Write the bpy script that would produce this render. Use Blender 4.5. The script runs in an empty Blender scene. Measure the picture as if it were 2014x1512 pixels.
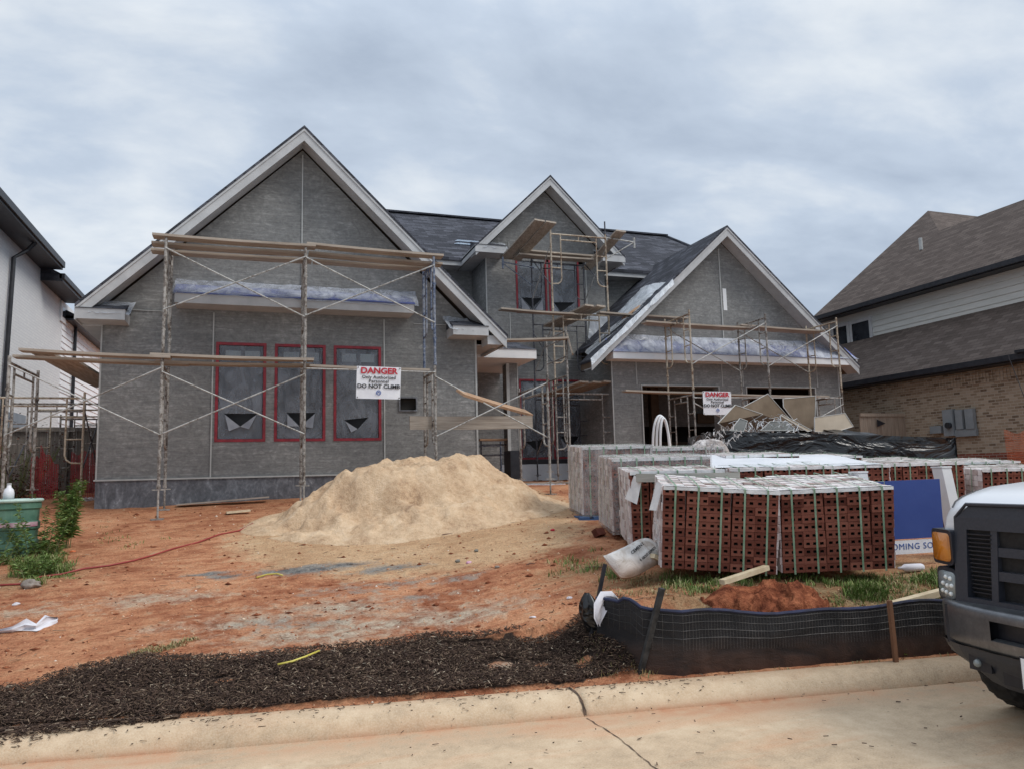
import bpy, math, random
import numpy as np
from mathutils import Vector, Matrix
random.seed(7); np.random.seed(7)
SC = bpy.context.scene
COL = SC.collection
R = math.radians
# ------------------------------------------------------------------ camera
F, CX, CY, CZ = 1480.0, 1007.0, 756.0, 1.65
def _n(v): v = np.array(v, float); return v / np.linalg.norm(v)
_U = _n([-317, 12350, -F]); _D = np.array([-507.0, -192, -F]); _D = _n(_D - _U * _D.dot(_U)); _R = np.cross(_D, _U)
CM = np.array([_R, _D, _U]); CC = np.array([0, 0, CZ])
def ray(px, py): return CM @ np.array([px - CX, CY - py, -F])
def P(px, py, X=None, Y=None, Z=None):
    r = ray(px, py)
    t = (X / r[0]) if X is not None else (Y / r[1]) if Y is not None else (Z - CZ) / r[2]
    return Vector(CC + r * t)
cam = bpy.data.cameras.new('camera'); camo = bpy.data.objects.new('camera', cam); COL.objects.link(camo)
cam.sensor_width = 36; cam.lens = F / 2014 * 36; cam.clip_end = 2000; cam.clip_start = 0.05
m4 = Matrix([list(CM[i]) + [CC[i]] for i in range(3)] + [[0, 0, 0, 1]]); camo.matrix_world = m4
SC.camera = camo
SC.view_settings.view_transform = 'Standard'; SC.view_settings.look = 'None'
SC.view_settings.exposure = 0.42; SC.view_settings.gamma = 1
# ------------------------------------------------------------------ world: overcast
W = bpy.data.worlds.new("World"); SC.world = W; W.use_nodes = True
nt = W.node_tree; nt.nodes.clear()
def wn(t, **k):
    n = nt.nodes.new(t)
    for a, b in k.items(): setattr(n, a, b)
    return n
out = wn('ShaderNodeOutputWorld'); bg = wn('ShaderNodeBackground'); nt.links.new(bg.outputs[0], out.inputs[0])
bg.inputs[1].default_value = 0.1
sky = wn('ShaderNodeTexSky', sky_type='NISHITA', sun_disc=False); sky.sun_elevation = R(47); sky.sun_rotation = R(128)
tc = wn('ShaderNodeTexCoord'); sep = wn('ShaderNodeSeparateXYZ'); nt.links.new(tc.outputs['Generated'], sep.inputs[0])
def wmath(op, a, b=None, c=None):
    n = wn('ShaderNodeMath', operation=op)
    for i, v in enumerate((a, b, c)):
        if v is None: continue
        if isinstance(v, (int, float)): n.inputs[i].default_value = v
        else: nt.links.new(v, n.inputs[i])
    return n.outputs[0]
zz = wmath('MAXIMUM', sep.outputs[2], 0.0); den = wmath('ADD', zz, 0.28)
cmb = wn('ShaderNodeCombineXYZ'); nt.links.new(wmath('DIVIDE', sep.outputs[0], den), cmb.inputs[0]); nt.links.new(wmath('DIVIDE', sep.outputs[1], den), cmb.inputs[1])
def wnoise(s, d, r, off, dist=0.0):
    mp = wn('ShaderNodeMapping'); mp.inputs['Location'].default_value = (off, off * .7, off * .3); mp.inputs['Scale'].default_value = (1.0, 1.5, 1); mp.inputs['Rotation'].default_value = (0, 0, R(25))
    nt.links.new(cmb.outputs[0], mp.inputs[0])
    n = wn('ShaderNodeTexNoise'); n.inputs['Scale'].default_value = s; n.inputs['Detail'].default_value = d; n.inputs['Roughness'].default_value = r; n.inputs['Distortion'].default_value = dist
    nt.links.new(mp.outputs[0], n.inputs[0]); return n.outputs[0]
n1 = wnoise(1.35, 9, .53, 3.1, .35); n2 = wnoise(4.6, 7, .55, 8.4, .2)
nn = wmath('ADD', wmath('MULTIPLY', n1, .72), wmath('MULTIPLY', n2, .28))
cr = wn('ShaderNodeValToRGB'); nt.links.new(nn, cr.inputs[0])
els = cr.color_ramp.elements
els[0].position = .37; els[0].color = (3.35, 3.95, 4.85, 1)
els[1].position = .61; els[1].color = (6.1, 6.5, 6.9, 1)
e = els.new(.49); e.color = (4.3, 4.95, 5.85, 1)
zr = wn('ShaderNodeMapRange'); zr.inputs[1].default_value = .5; zr.inputs[2].default_value = 1.0; zr.inputs[3].default_value = 1.0; zr.inputs[4].default_value = 1.75
nt.links.new(sep.outputs[2], zr.inputs[0])
vm = wn('ShaderNodeVectorMath', operation='SCALE'); nt.links.new(cr.outputs[0], vm.inputs[0]); nt.links.new(zr.outputs[0], vm.inputs['Scale'])
mx = wn('ShaderNodeMix', data_type='RGBA'); mx.inputs['Factor'].default_value = .93
nt.links.new(sky.outputs[0], mx.inputs['A']); nt.links.new(vm.outputs[0], mx.inputs['B']); nt.links.new(mx.outputs['Result'], bg.inputs[0])
sl = bpy.data.lights.new('sun', 'SUN'); so = bpy.data.objects.new('sun', sl); COL.objects.link(so)
sl.energy = 1.5; sl.angle = R(25); sl.color = (1, .96, .9)
_sd = Vector((math.sin(R(128)) * math.cos(R(47)), math.cos(R(128)) * math.cos(R(47)), math.sin(R(47))))
so.rotation_euler = _sd.to_track_quat('Z', 'Y').to_euler()
# ------------------------------------------------------------------ mesh helpers
class MB:
    def __init__(s): s.v = []; s.f = []
    def add(s, vs, fs):
        o = len(s.v); s.v += [tuple(map(float, v)) for v in vs]; s.f += [tuple(i + o for i in f) for f in fs]; return s
    def quad(s, a, b, c, d): return s.add([a, b, c, d], [(0, 1, 2, 3)])
    def box(s, x0, x1, y0, y1, z0, z1):
        return s.add([(x0,y0,z0),(x1,y0,z0),(x1,y1,z0),(x0,y1,z0),(x0,y0,z1),(x1,y0,z1),(x1,y1,z1),(x0,y1,z1)],
                     [(3,2,1,0),(4,5,6,7),(0,1,5,4),(1,2,6,5),(2,3,7,6),(3,0,4,7)])
    def obox(s, c, ux, uy, uz, hx, hy, hz):
        c, ux, uy, uz = map(Vector, (c, ux, uy, uz)); vs = []
        for k in (-1, 1):
            for a, b in ((-1,-1),(1,-1),(1,1),(-1,1)): vs.append(c + ux*a*hx + uy*b*hy + uz*k*hz)
        return s.add(vs, [(3,2,1,0),(4,5,6,7),(0,1,5,4),(1,2,6,5),(2,3,7,6),(3,0,4,7)])
    def beam(s, p0, p1, w, t, up=(0,0,1)):
        p0, p1 = Vector(p0), Vector(p1); d = (p1 - p0); L = d.length; d.normalize(); u = Vector(up)
        sd = d.cross(u)
        if sd.length < 1e-4: sd = Vector((1,0,0))
        sd.normalize(); u2 = sd.cross(d)
        return s.obox((p0+p1)/2, d, sd, u2, L/2, w/2, t/2)
    def tube(s, pts, r, seg=8, caps=True):
        pts = [Vector(p) for p in pts]; n = len(pts); o = len(s.v); pu = None
        for i, p in enumerate(pts):
            t = (pts[min(i+1, n-1)] - pts[max(i-1, 0)]).normalized()
            u = pu - t * pu.dot(t) if pu is not None else t.cross(Vector((0,0,1)) if abs(t.z) < .9 else Vector((1,0,0)))
            u.normalize(); pu = u; w = t.cross(u); rr = r[i] if isinstance(r, (list, tuple)) else r
            for k in range(seg):
                a = 2*math.pi*k/seg; s.v.append(tuple(p + u*math.cos(a)*rr + w*math.sin(a)*rr))
        for i in range(n-1):
            for k in range(seg):
                a = o+i*seg+k; b = o+i*seg+(k+1) % seg; s.f.append((a, b, b+seg, a+seg))
        if caps: s.f.append(tuple(o+k for k in range(seg))[::-1]); s.f.append(tuple(o+(n-1)*seg+k for k in range(seg)))
        return s
    def prismY(s, poly, y0, y1):     # poly: (x,z) counter-clockwise seen from -Y
        n = len(poly); return s.add([(x, y0, z) for x, z in poly] + [(x, y1, z) for x, z in poly],
            [tuple(range(n)), tuple(range(2*n-1, n-1, -1))] + [((i+1) % n, i, i+n, (i+1) % n+n) for i in range(n)])
    def prismX(s, poly, x0, x1):     # poly: (y,z)
        n = len(poly); return s.add([(x0, y, z) for y, z in poly] + [(x1, y, z) for y, z in poly],
            [tuple(range(n-1, -1, -1)), tuple(range(n, 2*n))] + [(i, (i+1) % n, (i+1) % n+n, i+n) for i in range(n)])
    def prismZ(s, poly, z0, z1):
        n = len(poly); return s.add([(x, y, z0) for x, y in poly] + [(x, y, z1) for x, y in poly],
            [tuple(range(n-1, -1, -1)), tuple(range(n, 2*n))] + [(i, (i+1) % n, (i+1) % n+n, i+n) for i in range(n)])
    def wallY(s, Y, x0, x1, z0, z1, holes=(), depth=.15, face=-1):
        xs = sorted({x0, x1} | {h[i] for h in holes for i in (0, 1)}); zs = sorted({z0, z1} | {h[i] for h in holes for i in (2, 3)})
        for i in range(len(xs)-1):
            for j in range(len(zs)-1):
                cx, cz = (xs[i]+xs[i+1])/2, (zs[j]+zs[j+1])/2
                if any(h[0] < cx < h[1] and h[2] < cz < h[3] for h in holes): continue
                s.quad((xs[i],Y,zs[j]),(xs[i+1],Y,zs[j]),(xs[i+1],Y,zs[j+1]),(xs[i],Y,zs[j+1]))
        for a, b, c, d in holes:
            s.quad((a,Y,c),(a,Y+depth,c),(a,Y+depth,d),(a,Y,d)); s.quad((b,Y+depth,c),(b,Y,c),(b,Y,d),(b,Y+depth,d))
            s.quad((a,Y,d),(a,Y+depth,d),(b,Y+depth,d),(b,Y,d)); s.quad((a,Y+depth,c),(a,Y,c),(b,Y,c),(b,Y+depth,c))
        return s
    def sheet(s, a, b, c, d, nu=24, nv=8, amp=.02, seed=1, scale=5.0, edge=0.0):
        a, b, c, d = map(Vector, (a, b, c, d)); nrm = (b-a).cross(d-a).normalized(); vs = []
        for j in range(nv+1):
            for i in range(nu+1):
                u, v = i/nu, j/nv
                if edge and v in (0.0, 1.0): v += edge * (fbm1(u*9+seed, seed, .3)) * (1 if v else -1)
                p = (a*(1-u)+b*u)*(1-v) + (d*(1-u)+c*u)*v
                q = p*scale
                h = fbm1(q.x+q.y*.7+seed*3.1, q.z+q.y*.9, seed)
                vs.append(p + nrm*amp*h)
        return s.add(vs, [(j*(nu+1)+i, j*(nu+1)+i+1, (j+1)*(nu+1)+i+1, (j+1)*(nu+1)+i) for j in range(nv) for i in range(nu)])
# noise
def vnoise(x, y, seed=0):
    x = np.asarray(x, float); y = np.asarray(y, float); xi = np.floor(x); yi = np.floor(y); fx = x-xi; fy = y-yi
    fx = fx*fx*(3-2*fx); fy = fy*fy*(3-2*fy)
    def h(a, b):
        t = np.sin(a*127.1+b*311.7+seed*74.7)*43758.5453; return t-np.floor(t)
    return (h(xi,yi)*(1-fx)+h(xi+1,yi)*fx)*(1-fy)+(h(xi,yi+1)*(1-fx)+h(xi+1,yi+1)*fx)*fy
def fbm(x, y, seed=0, octs=4):
    s = 0; a = .5
    for o in range(octs): s = s + a*vnoise(np.asarray(x)*2**o+17.3*o, np.asarray(y)*2**o-9.1*o, seed+o); a *= .5
    return s*2/ (2-2**(1-octs)) - 1     # about -1..1
def fbm1(x, y, seed=0): return float(fbm(np.array([x]), np.array([y]), seed, 3)[0])
ORG = {}
def _mesh(name, mb, mat, org, smooth):
    me = bpy.data.meshes.new(name)
    v = np.array(mb.v, dtype=np.float64) - np.array(org)
    me.from_pydata([tuple(q) for q in v], [], mb.f); me.update()
    nl = len(me.loops)
    uvl = me.uv_layers.new(name='UVMap'); li = np.empty(nl, np.int32); me.loops.foreach_get('vertex_index', li)
    nf = len(me.polygons); nr = np.empty(nf*3); me.polygons.foreach_get('normal', nr); nr = nr.reshape(-1,3)
    tot = np.empty(nf, np.int32); me.polygons.foreach_get('loop_total', tot)
    ux = np.stack([-nr[:,1], nr[:,0], np.zeros(nf)], 1); l = np.linalg.norm(ux, axis=1); flat = l < .05
    ux[~flat] /= l[~flat][:,None]; ux[flat] = (1,0,0)
    vy = np.cross(nr, ux); vy[flat] = (0,1,0)
    U = np.repeat(ux, tot, 0); V = np.repeat(vy, tot, 0); p = v[li]
    uv = np.stack([(p*U).sum(1), (p*V).sum(1)], 1); uvl.data.foreach_set('uv', uv.ravel())
    if smooth: me.polygons.foreach_set('use_smooth', np.ones(nf, bool))
    if isinstance(mat, (list, tuple)):
        for q in mat: me.materials.append(q)
    else: me.materials.append(mat)
    return me
def thing(name, label, cat, loc=(0,0,0), rz=0, group=None, local=False):
    o = bpy.data.objects.new(name, None); COL.objects.link(o); o.location = loc; o.rotation_euler = (0,0,rz); o.empty_display_size = .1
    o['label'] = label; o['category'] = cat
    if group: o['group'] = group
    ORG[o.name] = (0,0,0) if local else tuple(loc); return o
def part(name, mb, mat, parent, smooth=False, label=None):
    org = ORG[parent.name]
    o = bpy.data.objects.new(name, _mesh(name, mb, mat, org, smooth)); COL.objects.link(o); o.parent = parent; ORG[o.name] = org
    if label: o['label'] = label
    return o
def solo(name, mb, mat, label, cat, loc=None, group=None, smooth=False, kind=None):
    if loc is None:
        a = np.array(mb.v); loc = ((a[:,0].min()+a[:,0].max())/2, (a[:,1].min()+a[:,1].max())/2, a[:,2].min())
    o = bpy.data.objects.new(name, _mesh(name, mb, mat, loc, smooth)); COL.objects.link(o); o.location = loc; ORG[o.name] = tuple(loc)
    if kind: o['kind'] = kind
    if label: o['label'] = label
    if cat: o['category'] = cat
    if group: o['group'] = group
    return o
def struct(name, mb, mat, smooth=False): return solo(name, mb, mat, None, None, (0,0,0), None, smooth, 'structure')
# ------------------------------------------------------------------ materials
def S(r, g, b):
    f = lambda c: (c/255/12.92) if c/255 <= .04045 else ((c/255+.055)/1.055)**2.4
    return (f(r), f(g), f(b), 1)
class G:
    def __init__(s, name):
        s.m = bpy.data.materials.new(name); s.m.use_nodes = True; s.t = s.m.node_tree; s.t.nodes.clear()
        s.o = s.t.nodes.new('ShaderNodeOutputMaterial'); s.tc = s.t.nodes.new('ShaderNodeTexCoord')
    def n(s, t, props=None, **ins):
        n = s.t.nodes.new('ShaderNode'+t)
        for a, b in (props or {}).items(): setattr(n, a, b)
        for k, v in ins.items():
            k = k.replace('_', ' ')
            if k.startswith('i') and k[1:].isdigit(): sk = n.inputs[int(k[1:])]
            else: sk = n.inputs[k]
            if isinstance(v, bpy.types.NodeSocket): s.t.links.new(v, sk)
            else: sk.default_value = v
        return n
    def vec(s, src='Object', scale=(1,1,1), rot=(0,0,0), loc=(0,0,0)):
        v = s.tc.outputs[src] if src != 'Pos' else s.n('NewGeometry').outputs['Position']
        return s.n('Mapping', Vector=v, Scale=scale, Rotation=rot, Location=loc).outputs[0]
    def noise(s, v, sc, det=4, ro=.55, dist=0): return s.n('TexNoise', Vector=v, Scale=float(sc), Detail=float(det), Roughness=ro, Distortion=float(dist)).outputs[0]
    def ramp(s, fac, stops, interp='LINEAR'):
        n = s.n('ValToRGB', Fac=fac); e = n.color_ramp.elements; n.color_ramp.interpolation = interp
        while len(e) > 1: e.remove(e[-1])
        e[0].position = stops[0][0]; e[0].color = stops[0][1] if len(stops[0][1]) == 4 else (*stops[0][1], 1)
        for p, c in stops[1:]: q = e.new(p); q.color = c if len(c) == 4 else (*c, 1)
        return n.outputs[0]
    def f(s, fac, a, b, lo=0., hi=1.): return s.n('MapRange', i0=fac, i1=a, i2=b, i3=lo, i4=hi).outputs[0]
    def mix(s, fac, a, b, mode='MIX'):
        n = s.t.nodes.new('ShaderNodeMix'); n.data_type = 'RGBA'; n.blend_type = mode
        for k, v in (('Factor', fac), ('A', a), ('B', b)):
            sk = [i for i in n.inputs if i.name == k and i.enabled][0]
            if isinstance(v, bpy.types.NodeSocket): s.t.links.new(v, sk)
            else: sk.default_value = v
        return [o for o in n.outputs if o.enabled][0]
    def math(s, op, a, b=0.0):
        return s.n('Math', {'operation': op}, i0=a, i1=b).outputs[0]
    def bump(s, h, st=.3, dist=.02, nrm=None):
        k = dict(Height=h, Strength=st, Distance=dist)
        if nrm is not None: k['Normal'] = nrm
        return s.n('Bump', **k).outputs[0]
    def end(s, col, rough=.8, nrm=None, metal=0., spec=.4, alpha=None, **kw):
        k = {'Base Color': col, 'Roughness': rough, 'Metallic': metal, 'Specular IOR Level': spec}; k.update(kw)
        n = s.t.nodes.new('ShaderNodeBsdfPrincipled')
        for a, b in k.items():
            if isinstance(b, bpy.types.NodeSocket): s.t.links.new(b, n.inputs[a])
            else: n.inputs[a].default_value = b
        if nrm is not None: s.t.links.new(nrm, n.inputs['Normal'])
        if alpha is not None:
            if isinstance(alpha, bpy.types.NodeSocket): s.t.links.new(alpha, n.inputs['Alpha'])
            else: n.inputs['Alpha'].default_value = alpha
        s.t.links.new(n.outputs[0], s.o.inputs[0]); s.b = n; return s.m
def plain(name, c1, c2=None, sc=6, rough=.7, bump=.15, bd=.01, metal=0., spec=.4, stretch=(1,1,1), lo=.35, hi=.65, **kw):
    g = G(name); v = g.vec('Object', stretch); n = g.noise(v, sc, 6, .6)
    col = g.ramp(n, [(lo, c1), (hi, c2 or c1)])
    return g.end(col, rough, g.bump(n, bump, bd) if bump else None, metal, spec, **kw)
M = {}
def mk_stucco():
    g = G('scratch_coat_stucco'); v = g.vec('Object', (1.3,1.3,16)); a = g.noise(v, 1.6, 8, .62, 1.0)
    b = g.noise(g.vec('Object'), .8, 5, .6); c = g.noise(g.vec('Object', (1,1,1)), 26, 3, .6); d = g.noise(g.vec('Object', (2.2,2.2,5)), 2.0, 6, .65, 2.0)
    e_ = g.noise(g.vec('Object', (3,3,3)), 1.1, 5, .6, 3.5)
    t = g.math('ADD', g.math('MULTIPLY', a, .27), g.math('ADD', g.math('MULTIPLY', b, .25), g.math('ADD', g.math('MULTIPLY', d, .26), g.math('MULTIPLY', e_, .22))))
    col = g.ramp(t, [(.38, (.125,.126,.126)), (.46, (.178,.179,.178)), (.53, (.235,.236,.232)), (.61, (.37,.37,.36))])
    col = g.mix(.15, col, g.ramp(c, [(.3, (.08,.08,.08)), (.7, (.34,.34,.32))]))
    h = g.math('ADD', a, g.math('MULTIPLY', c, .4))
    return g.end(col, .95, g.bump(h, .5, .012), spec=.15)
M['stucco'] = mk_stucco()
def mk_shingle(name, c1, c2, c3, w=.32, hrow=.145):
    g = G(name); br = g.n('TexBrick', {'offset': .5, 'squash': 1.0}, Vector=g.vec('UV'), Color1=(0,0,0,1), Color2=(1,1,1,1), Mortar=(.2,.2,.2,1), Scale=1.0, Mortar_Size=.006, Brick_Width=w, Row_Height=hrow, Bias=0.0, Mortar_Smooth=.1)
    nz = g.noise(g.vec('UV', (2.0,6,1)), 1.3, 3, .6); fine = g.noise(g.vec('UV'), 60, 2, .6); big = g.noise(g.vec('UV'), .5, 3, .5)
    t = g.math('ADD', g.math('MULTIPLY', br.outputs[0], .45), g.math('MULTIPLY', nz, .55))
    col = g.ramp(t, [(.2, c1), (.48, c2), (.75, c3)]); col = g.mix(g.f(br.outputs['Fac'], 0, 1), col, (c1[0]*.35, c1[1]*.35, c1[2]*.35, 1))
    col = g.mix(.25, col, g.ramp(fine, [(.3, (c1[0]*.5,)*3), (.7, tuple(x*1.5 for x in c3[:3]))])); col = g.mix(g.f(big, .35, .65, 0, .25), col, c2 if len(c2)==4 else (*c2,1))
    h = g.math('ADD', g.math('MULTIPLY', br.outputs['Fac'], -.9), g.math('MULTIPLY', fine, .3))
    return g.end(col, .95, g.bump(h, .8, .012), spec=.2)
M['shingle'] = mk_shingle('charcoal_shingles', (.014,.015,.019), (.042,.044,.054), (.12,.125,.15))
M['shingle_b'] = mk_shingle('brown_shingles', (.058,.043,.036), (.100,.076,.065), (.155,.122,.105))
def mk_brick(name, cols, mort, w=.2, h=.075, ms=.009, mixn=.3):
    g = G(name); br = g.n('TexBrick', {'offset': .5}, Vector=g.vec('UV'), Color1=(0,0,0,1), Color2=(1,1,1,1), Mortar=(.5,.5,.5,1), Scale=1.0, Mortar_Size=ms, Brick_Width=w, Row_Height=h, Mortar_Smooth=.15)
    nz = g.noise(g.vec('UV', (1,1,1)), 9, 4, .6)
    t = g.math('ADD', g.math('MULTIPLY', br.outputs[0], 1-mixn), g.math('MULTIPLY', nz, mixn))
    col = g.ramp(t, cols); fine = g.noise(g.vec('UV'), 70, 2, .6); col = g.mix(br.outputs['Fac'], col, mort); col = g.mix(g.f(fine, .3, .7, 0, .25), col, (.1,.08,.07,1))
    return g.end(col, .9, g.bump(g.math('SUBTRACT', g.math('MULTIPLY', fine, .3), br.outputs['Fac']), .5, .01), spec=.2)
M['brick_tan'] = mk_brick('tan_brick', [(.05, (.08,.05,.035)), (.3, (.27,.20,.135)), (.6, (.36,.28,.20)), (.95, (.45,.37,.28))], (.42,.37,.30,1))
M['brick_white'] = mk_brick('painted_white_brick', [(.2, (.83,.83,.84)), (.8, (.88,.88,.88))], (.74,.75,.77,1), ms=.006)
M['brick_red_old'] = mk_brick('red_wall_brick', [(.1, (.16,.04,.028)), (.9, (.30,.085,.055))], (.33,.25,.20,1))
M['trim'] = plain('primed_trim', (.40,.405,.41), (.50,.505,.51), 3, .6, .05)
M['trim_w'] = plain('white_trim_paint', (.72,.73,.74), (.80,.80,.80), 3, .5, .03)
M['siding'] = plain('cream_siding', (.50,.50,.465), (.57,.565,.53), 2, .6, .05, stretch=(1,1,6))
M['siding_w'] = plain('white_siding', (.80,.80,.82), (.86,.86,.87), 2, .6, .05)
M['black'] = plain('black_metal_paint', (.012,.013,.018), (.025,.026,.032), 8, .45, .05)
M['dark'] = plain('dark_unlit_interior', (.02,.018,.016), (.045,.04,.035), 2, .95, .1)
M['stud'] = plain('bare_studs_and_sheathing', (.09,.065,.045), (.14,.10,.07), 3, .9, .1)
M['bead'] = plain('metal_corner_bead', (.36,.37,.36), (.46,.465,.45), 7, .55, .1)
M['red_tape'] = plain('red_masking_tape', (.17,.012,.02), (.30,.022,.035), 9, .45, .35, .01)
M['glass'] = plain('window_glass', (.015,.017,.02), (.05,.055,.065), 1.2, .06, 0, spec=.8)
M['concrete'] = None
def mk_film(name, c=(.55,.60,.70), a=(.35,.8), bl=(.03,.06), bs=.9):
    g = G(name); n = g.noise(g.vec('Object', (1,1,.45)), 4.5, 6, .65, 1.2); n2 = g.noise(g.vec('Object'), 2.0, 3, .5, .5)
    al = g.f(g.math('ADD', g.math('MULTIPLY', n, .6), g.math('MULTIPLY', n2, .4)), .35, .65, a[0], a[1])
    return g.end((*c, 1), .16, g.bump(n, bs, .05), spec=.6, alpha=al)
M['film'] = mk_film('clear_plastic_sheeting', (.62,.66,.72), (.35,.8))
M['film_r'] = mk_film('crumpled_roof_plastic', (.74,.78,.82), (.5,.97), bs=.9)
M['film_w'] = mk_film('window_masking_film', (.23,.25,.285), (.30,.80), bs=.6)
M['film_b'] = mk_film('plastic_over_blue_underlayment', (.50,.53,.60), (.15,.95))
M['blue_under'] = plain('blue_roof_underlayment', (.05,.07,.24), (.11,.14,.36), 4, .5, .1)
def mk_wood(name, c1, c2, st=(1,1,1), sc=5, bump=.3, rough=.8):
    g = G(name); a = g.noise(g.vec('Object', st), sc, 7, .65, .6); b = g.noise(g.vec('Object'), 1.3, 3, .5)
    col = g.ramp(g.math('ADD', g.math('MULTIPLY', a, .7), g.math('MULTIPLY', b, .3)), [(.35, c1), (.65, c2)])
    return g.end(col, rough, g.bump(a, bump, .004), spec=.25)
M['plank'] = mk_wood('weathered_plank', (.22,.18,.145), (.47,.41,.345), (1,12,25), 1.6)
M['plank_x'] = mk_wood('weathered_plank_along_depth', (.22,.18,.145), (.47,.41,.345), (12,1,25), 1.6)
M['plank_red'] = mk_wood('fresh_plank', (.33,.19,.11), (.52,.36,.24), (2,10,10), 1.6)
M['fence_wood'] = mk_wood('grey_fence_boards', (.085,.075,.068), (.21,.185,.16), (14,14,1), 1.4)
M['fence_new'] = mk_wood('tan_fence_boards', (.24,.185,.14), (.40,.32,.25), (14,14,1), 1.4)
M['lumber'] = mk_wood('pale_lumber', (.48,.38,.24), (.68,.58,.41), (6,6,6), 1.6)
M['lumber_grey'] = mk_wood('greyed_lumber', (.30,.29,.25), (.45,.43,.38), (2,2,22), 1.6)
def mk_pipe(name, base, rust, dirt, hi=.54):
    g = G(name); a = g.noise(g.vec('Object'), 17, 6, .7); b = g.noise(g.vec('Object'), 2.2, 3, .5)
    t = g.math('ADD', g.math('MULTIPLY', a, .65), g.math('MULTIPLY', b, .35))
    col = g.ramp(t, [(.38, rust), (.46, dirt), (hi, base), (.68, tuple(min(.75, x*1.35) for x in base))])
    return g.end(col, .6, g.bump(a, .4, .004), metal=.15, spec=.4)
M['pipe'] = mk_pipe('splattered_scaffold_pipe', (.34,.325,.30), (.055,.038,.03), (.17,.145,.125))
M['pipe_g'] = mk_pipe('galvanised_brace', (.40,.40,.385), (.16,.13,.11), (.27,.26,.24), .5)
M['pipe_y'] = mk_pipe('faded_yellow_scaffold_pipe', (.44,.38,.30), (.14,.07,.04), (.30,.235,.17))
M['pipe_d'] = mk_pipe('dark_scaffold_pipe', (.11,.115,.13), (.03,.022,.02), (.05,.05,.06))
M['pipe_b'] = mk_pipe('blue_scaffold_pipe', (.24,.26,.30), (.035,.05,.10), (.10,.13,.20))
# ------------------------------------------------------------------ ground, kerb, road
def Yk(X): X = np.asarray(X, float); return 4.94 - .135*(X-2.16) + .012*np.clip(1.2-X, 0, 2.5)**2
def sstep(a, b, x): t = np.clip((np.asarray(x, float)-a)/(b-a), 0, 1); return t*t*(3-2*t)
def hbase(X, Y):
    X = np.asarray(X, float); Y = np.asarray(Y, float); s = Y - Yk(X)
    L = np.interp(s, [-2, .20, .27, 1.0, 3, 6, 8, 9.3, 12, 20, 200], [-.12, -.12, .115, .26, .55, .95, 1.2, 1.36, 1.5, 1.6, 2.0])
    Rr = np.interp(s, [-2, .20, .27, .40, .52, .85, 1.2, 2, 4, 6, 10, 20, 200], [-.12, -.12, .115, .15, .38, .62, .68, .73, .88, 1.12, 1.45, 1.6, 2.0])
    w = sstep(2.3, 2.9, X + .0*Y) * 1.0
    w = np.where(s > 1.2, sstep(1.2, 4.2, X), w)
    return L*(1-w) + Rr*w
def hground(X, Y):
    X = np.asarray(X, float); Y = np.asarray(Y, float); s = Y-Yk(X); k = sstep(.3, .8, s)
    near = np.exp(-np.clip(Y-5, 0, 99)/12)
    n = .055*fbm(X*.7, Y*1.1, 3, 4) + .03*fbm(X*2.3, Y*3.4, 9, 4) + .012*fbm(X*9, Y*11, 5, 3)*near
    rid = np.abs(fbm(X*1.1+Y*.5, Y*2.6-X*.4, 21, 3)); n = n - .035*np.exp(-rid*9) + .02*np.abs(fbm(X*5,Y*8,61,3))*near
    return hbase(X, Y) + n*k
def zg(x, y): return float(hground(np.array([x]), np.array([y]))[0])
def Gd(px, py):
    r = ray(px, py); t0 = .002; last = None
    for i in range(1, 900):
        t = t0 + i*1.6e-5*(1+i*.012)
        p = CC + r*t
        if p[2] < hbase(p[0], p[1]): break
    lo, hi = t0 + (i-1)*1.6e-5*(1+(i-1)*.012), t
    for _ in range(20):
        m = (lo+hi)/2; p = CC + r*m
        if p[2] < hbase(p[0], p[1]): hi = m
        else: lo = m
    p = CC + r*hi; return Vector((p[0], p[1], zg(p[0], p[1])))
def poly_sd(X, Y, poly):     # + inside, distance in metres
    X = X.ravel(); Y = Y.ravel(); d = np.full(X.shape, 1e9); ins = np.zeros(X.shape, bool); n = len(poly)
    for i in range(n):
        x0, y0 = poly[i]; x1, y1 = poly[(i+1) % n]; ex, ey = x1-x0, y1-y0
        t = np.clip(((X-x0)*ex+(Y-y0)*ey)/(ex*ex+ey*ey+1e-12), 0, 1); d = np.minimum(d, np.hypot(X-x0-t*ex, Y-y0-t*ey))
        c = ((y0 > Y) != (y1 > Y)) & (X < (x1-x0)*(Y-y0)/((y1-y0) if abs(y1-y0) > 1e-9 else 1e-9)+x0); ins ^= c
    return np.where(ins, d, -d)
def gpoly(pts): return [tuple(Gd(*p)[:2]) for p in pts]
MULCH = gpoly([(-60,1350),(60,1335),(180,1300),(300,1278),(450,1283),(600,1272),(720,1255),(850,1238),(980,1238),(1110,1222),(1160,1185),(1235,1175),(1290,1230),(1320,1300),(1290,1326),(1200,1345),(1120,1352),(980,1364),(800,1382),(640,1395),(480,1413),(330,1433),(230,1455),(150,1464),(60,1475),(-60,1478)]) + [(-4.2, float(Yk(-4.2))+.29), (-4.4, float(Yk(-4.4))+.9)]
SAND = gpoly([(440,1070),(520,1110),(680,1128),(880,1120),(1040,1095),(1150,1050),(1130,980),(1060,960),(900,985),(600,985),(480,1030)])
gx = np.concatenate([np.linspace(-160,-14,16), np.linspace(-13,-4.6,60), np.arange(-4.55, 8.0, .042), np.linspace(8.1,20,90), np.linspace(22,170,18)])
gy = np.concatenate([np.linspace(3.4,4.0,3), np.arange(4.15, 9.5, .036), np.arange(9.55, 16, .07), np.linspace(16.2,34,40), np.linspace(38,220,18)])
GX, GY = np.meshgrid(gx, gy); GZ = hground(GX, GY)
nzm = fbm(GX*3.1, GY*3.1, 31, 5)
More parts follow.
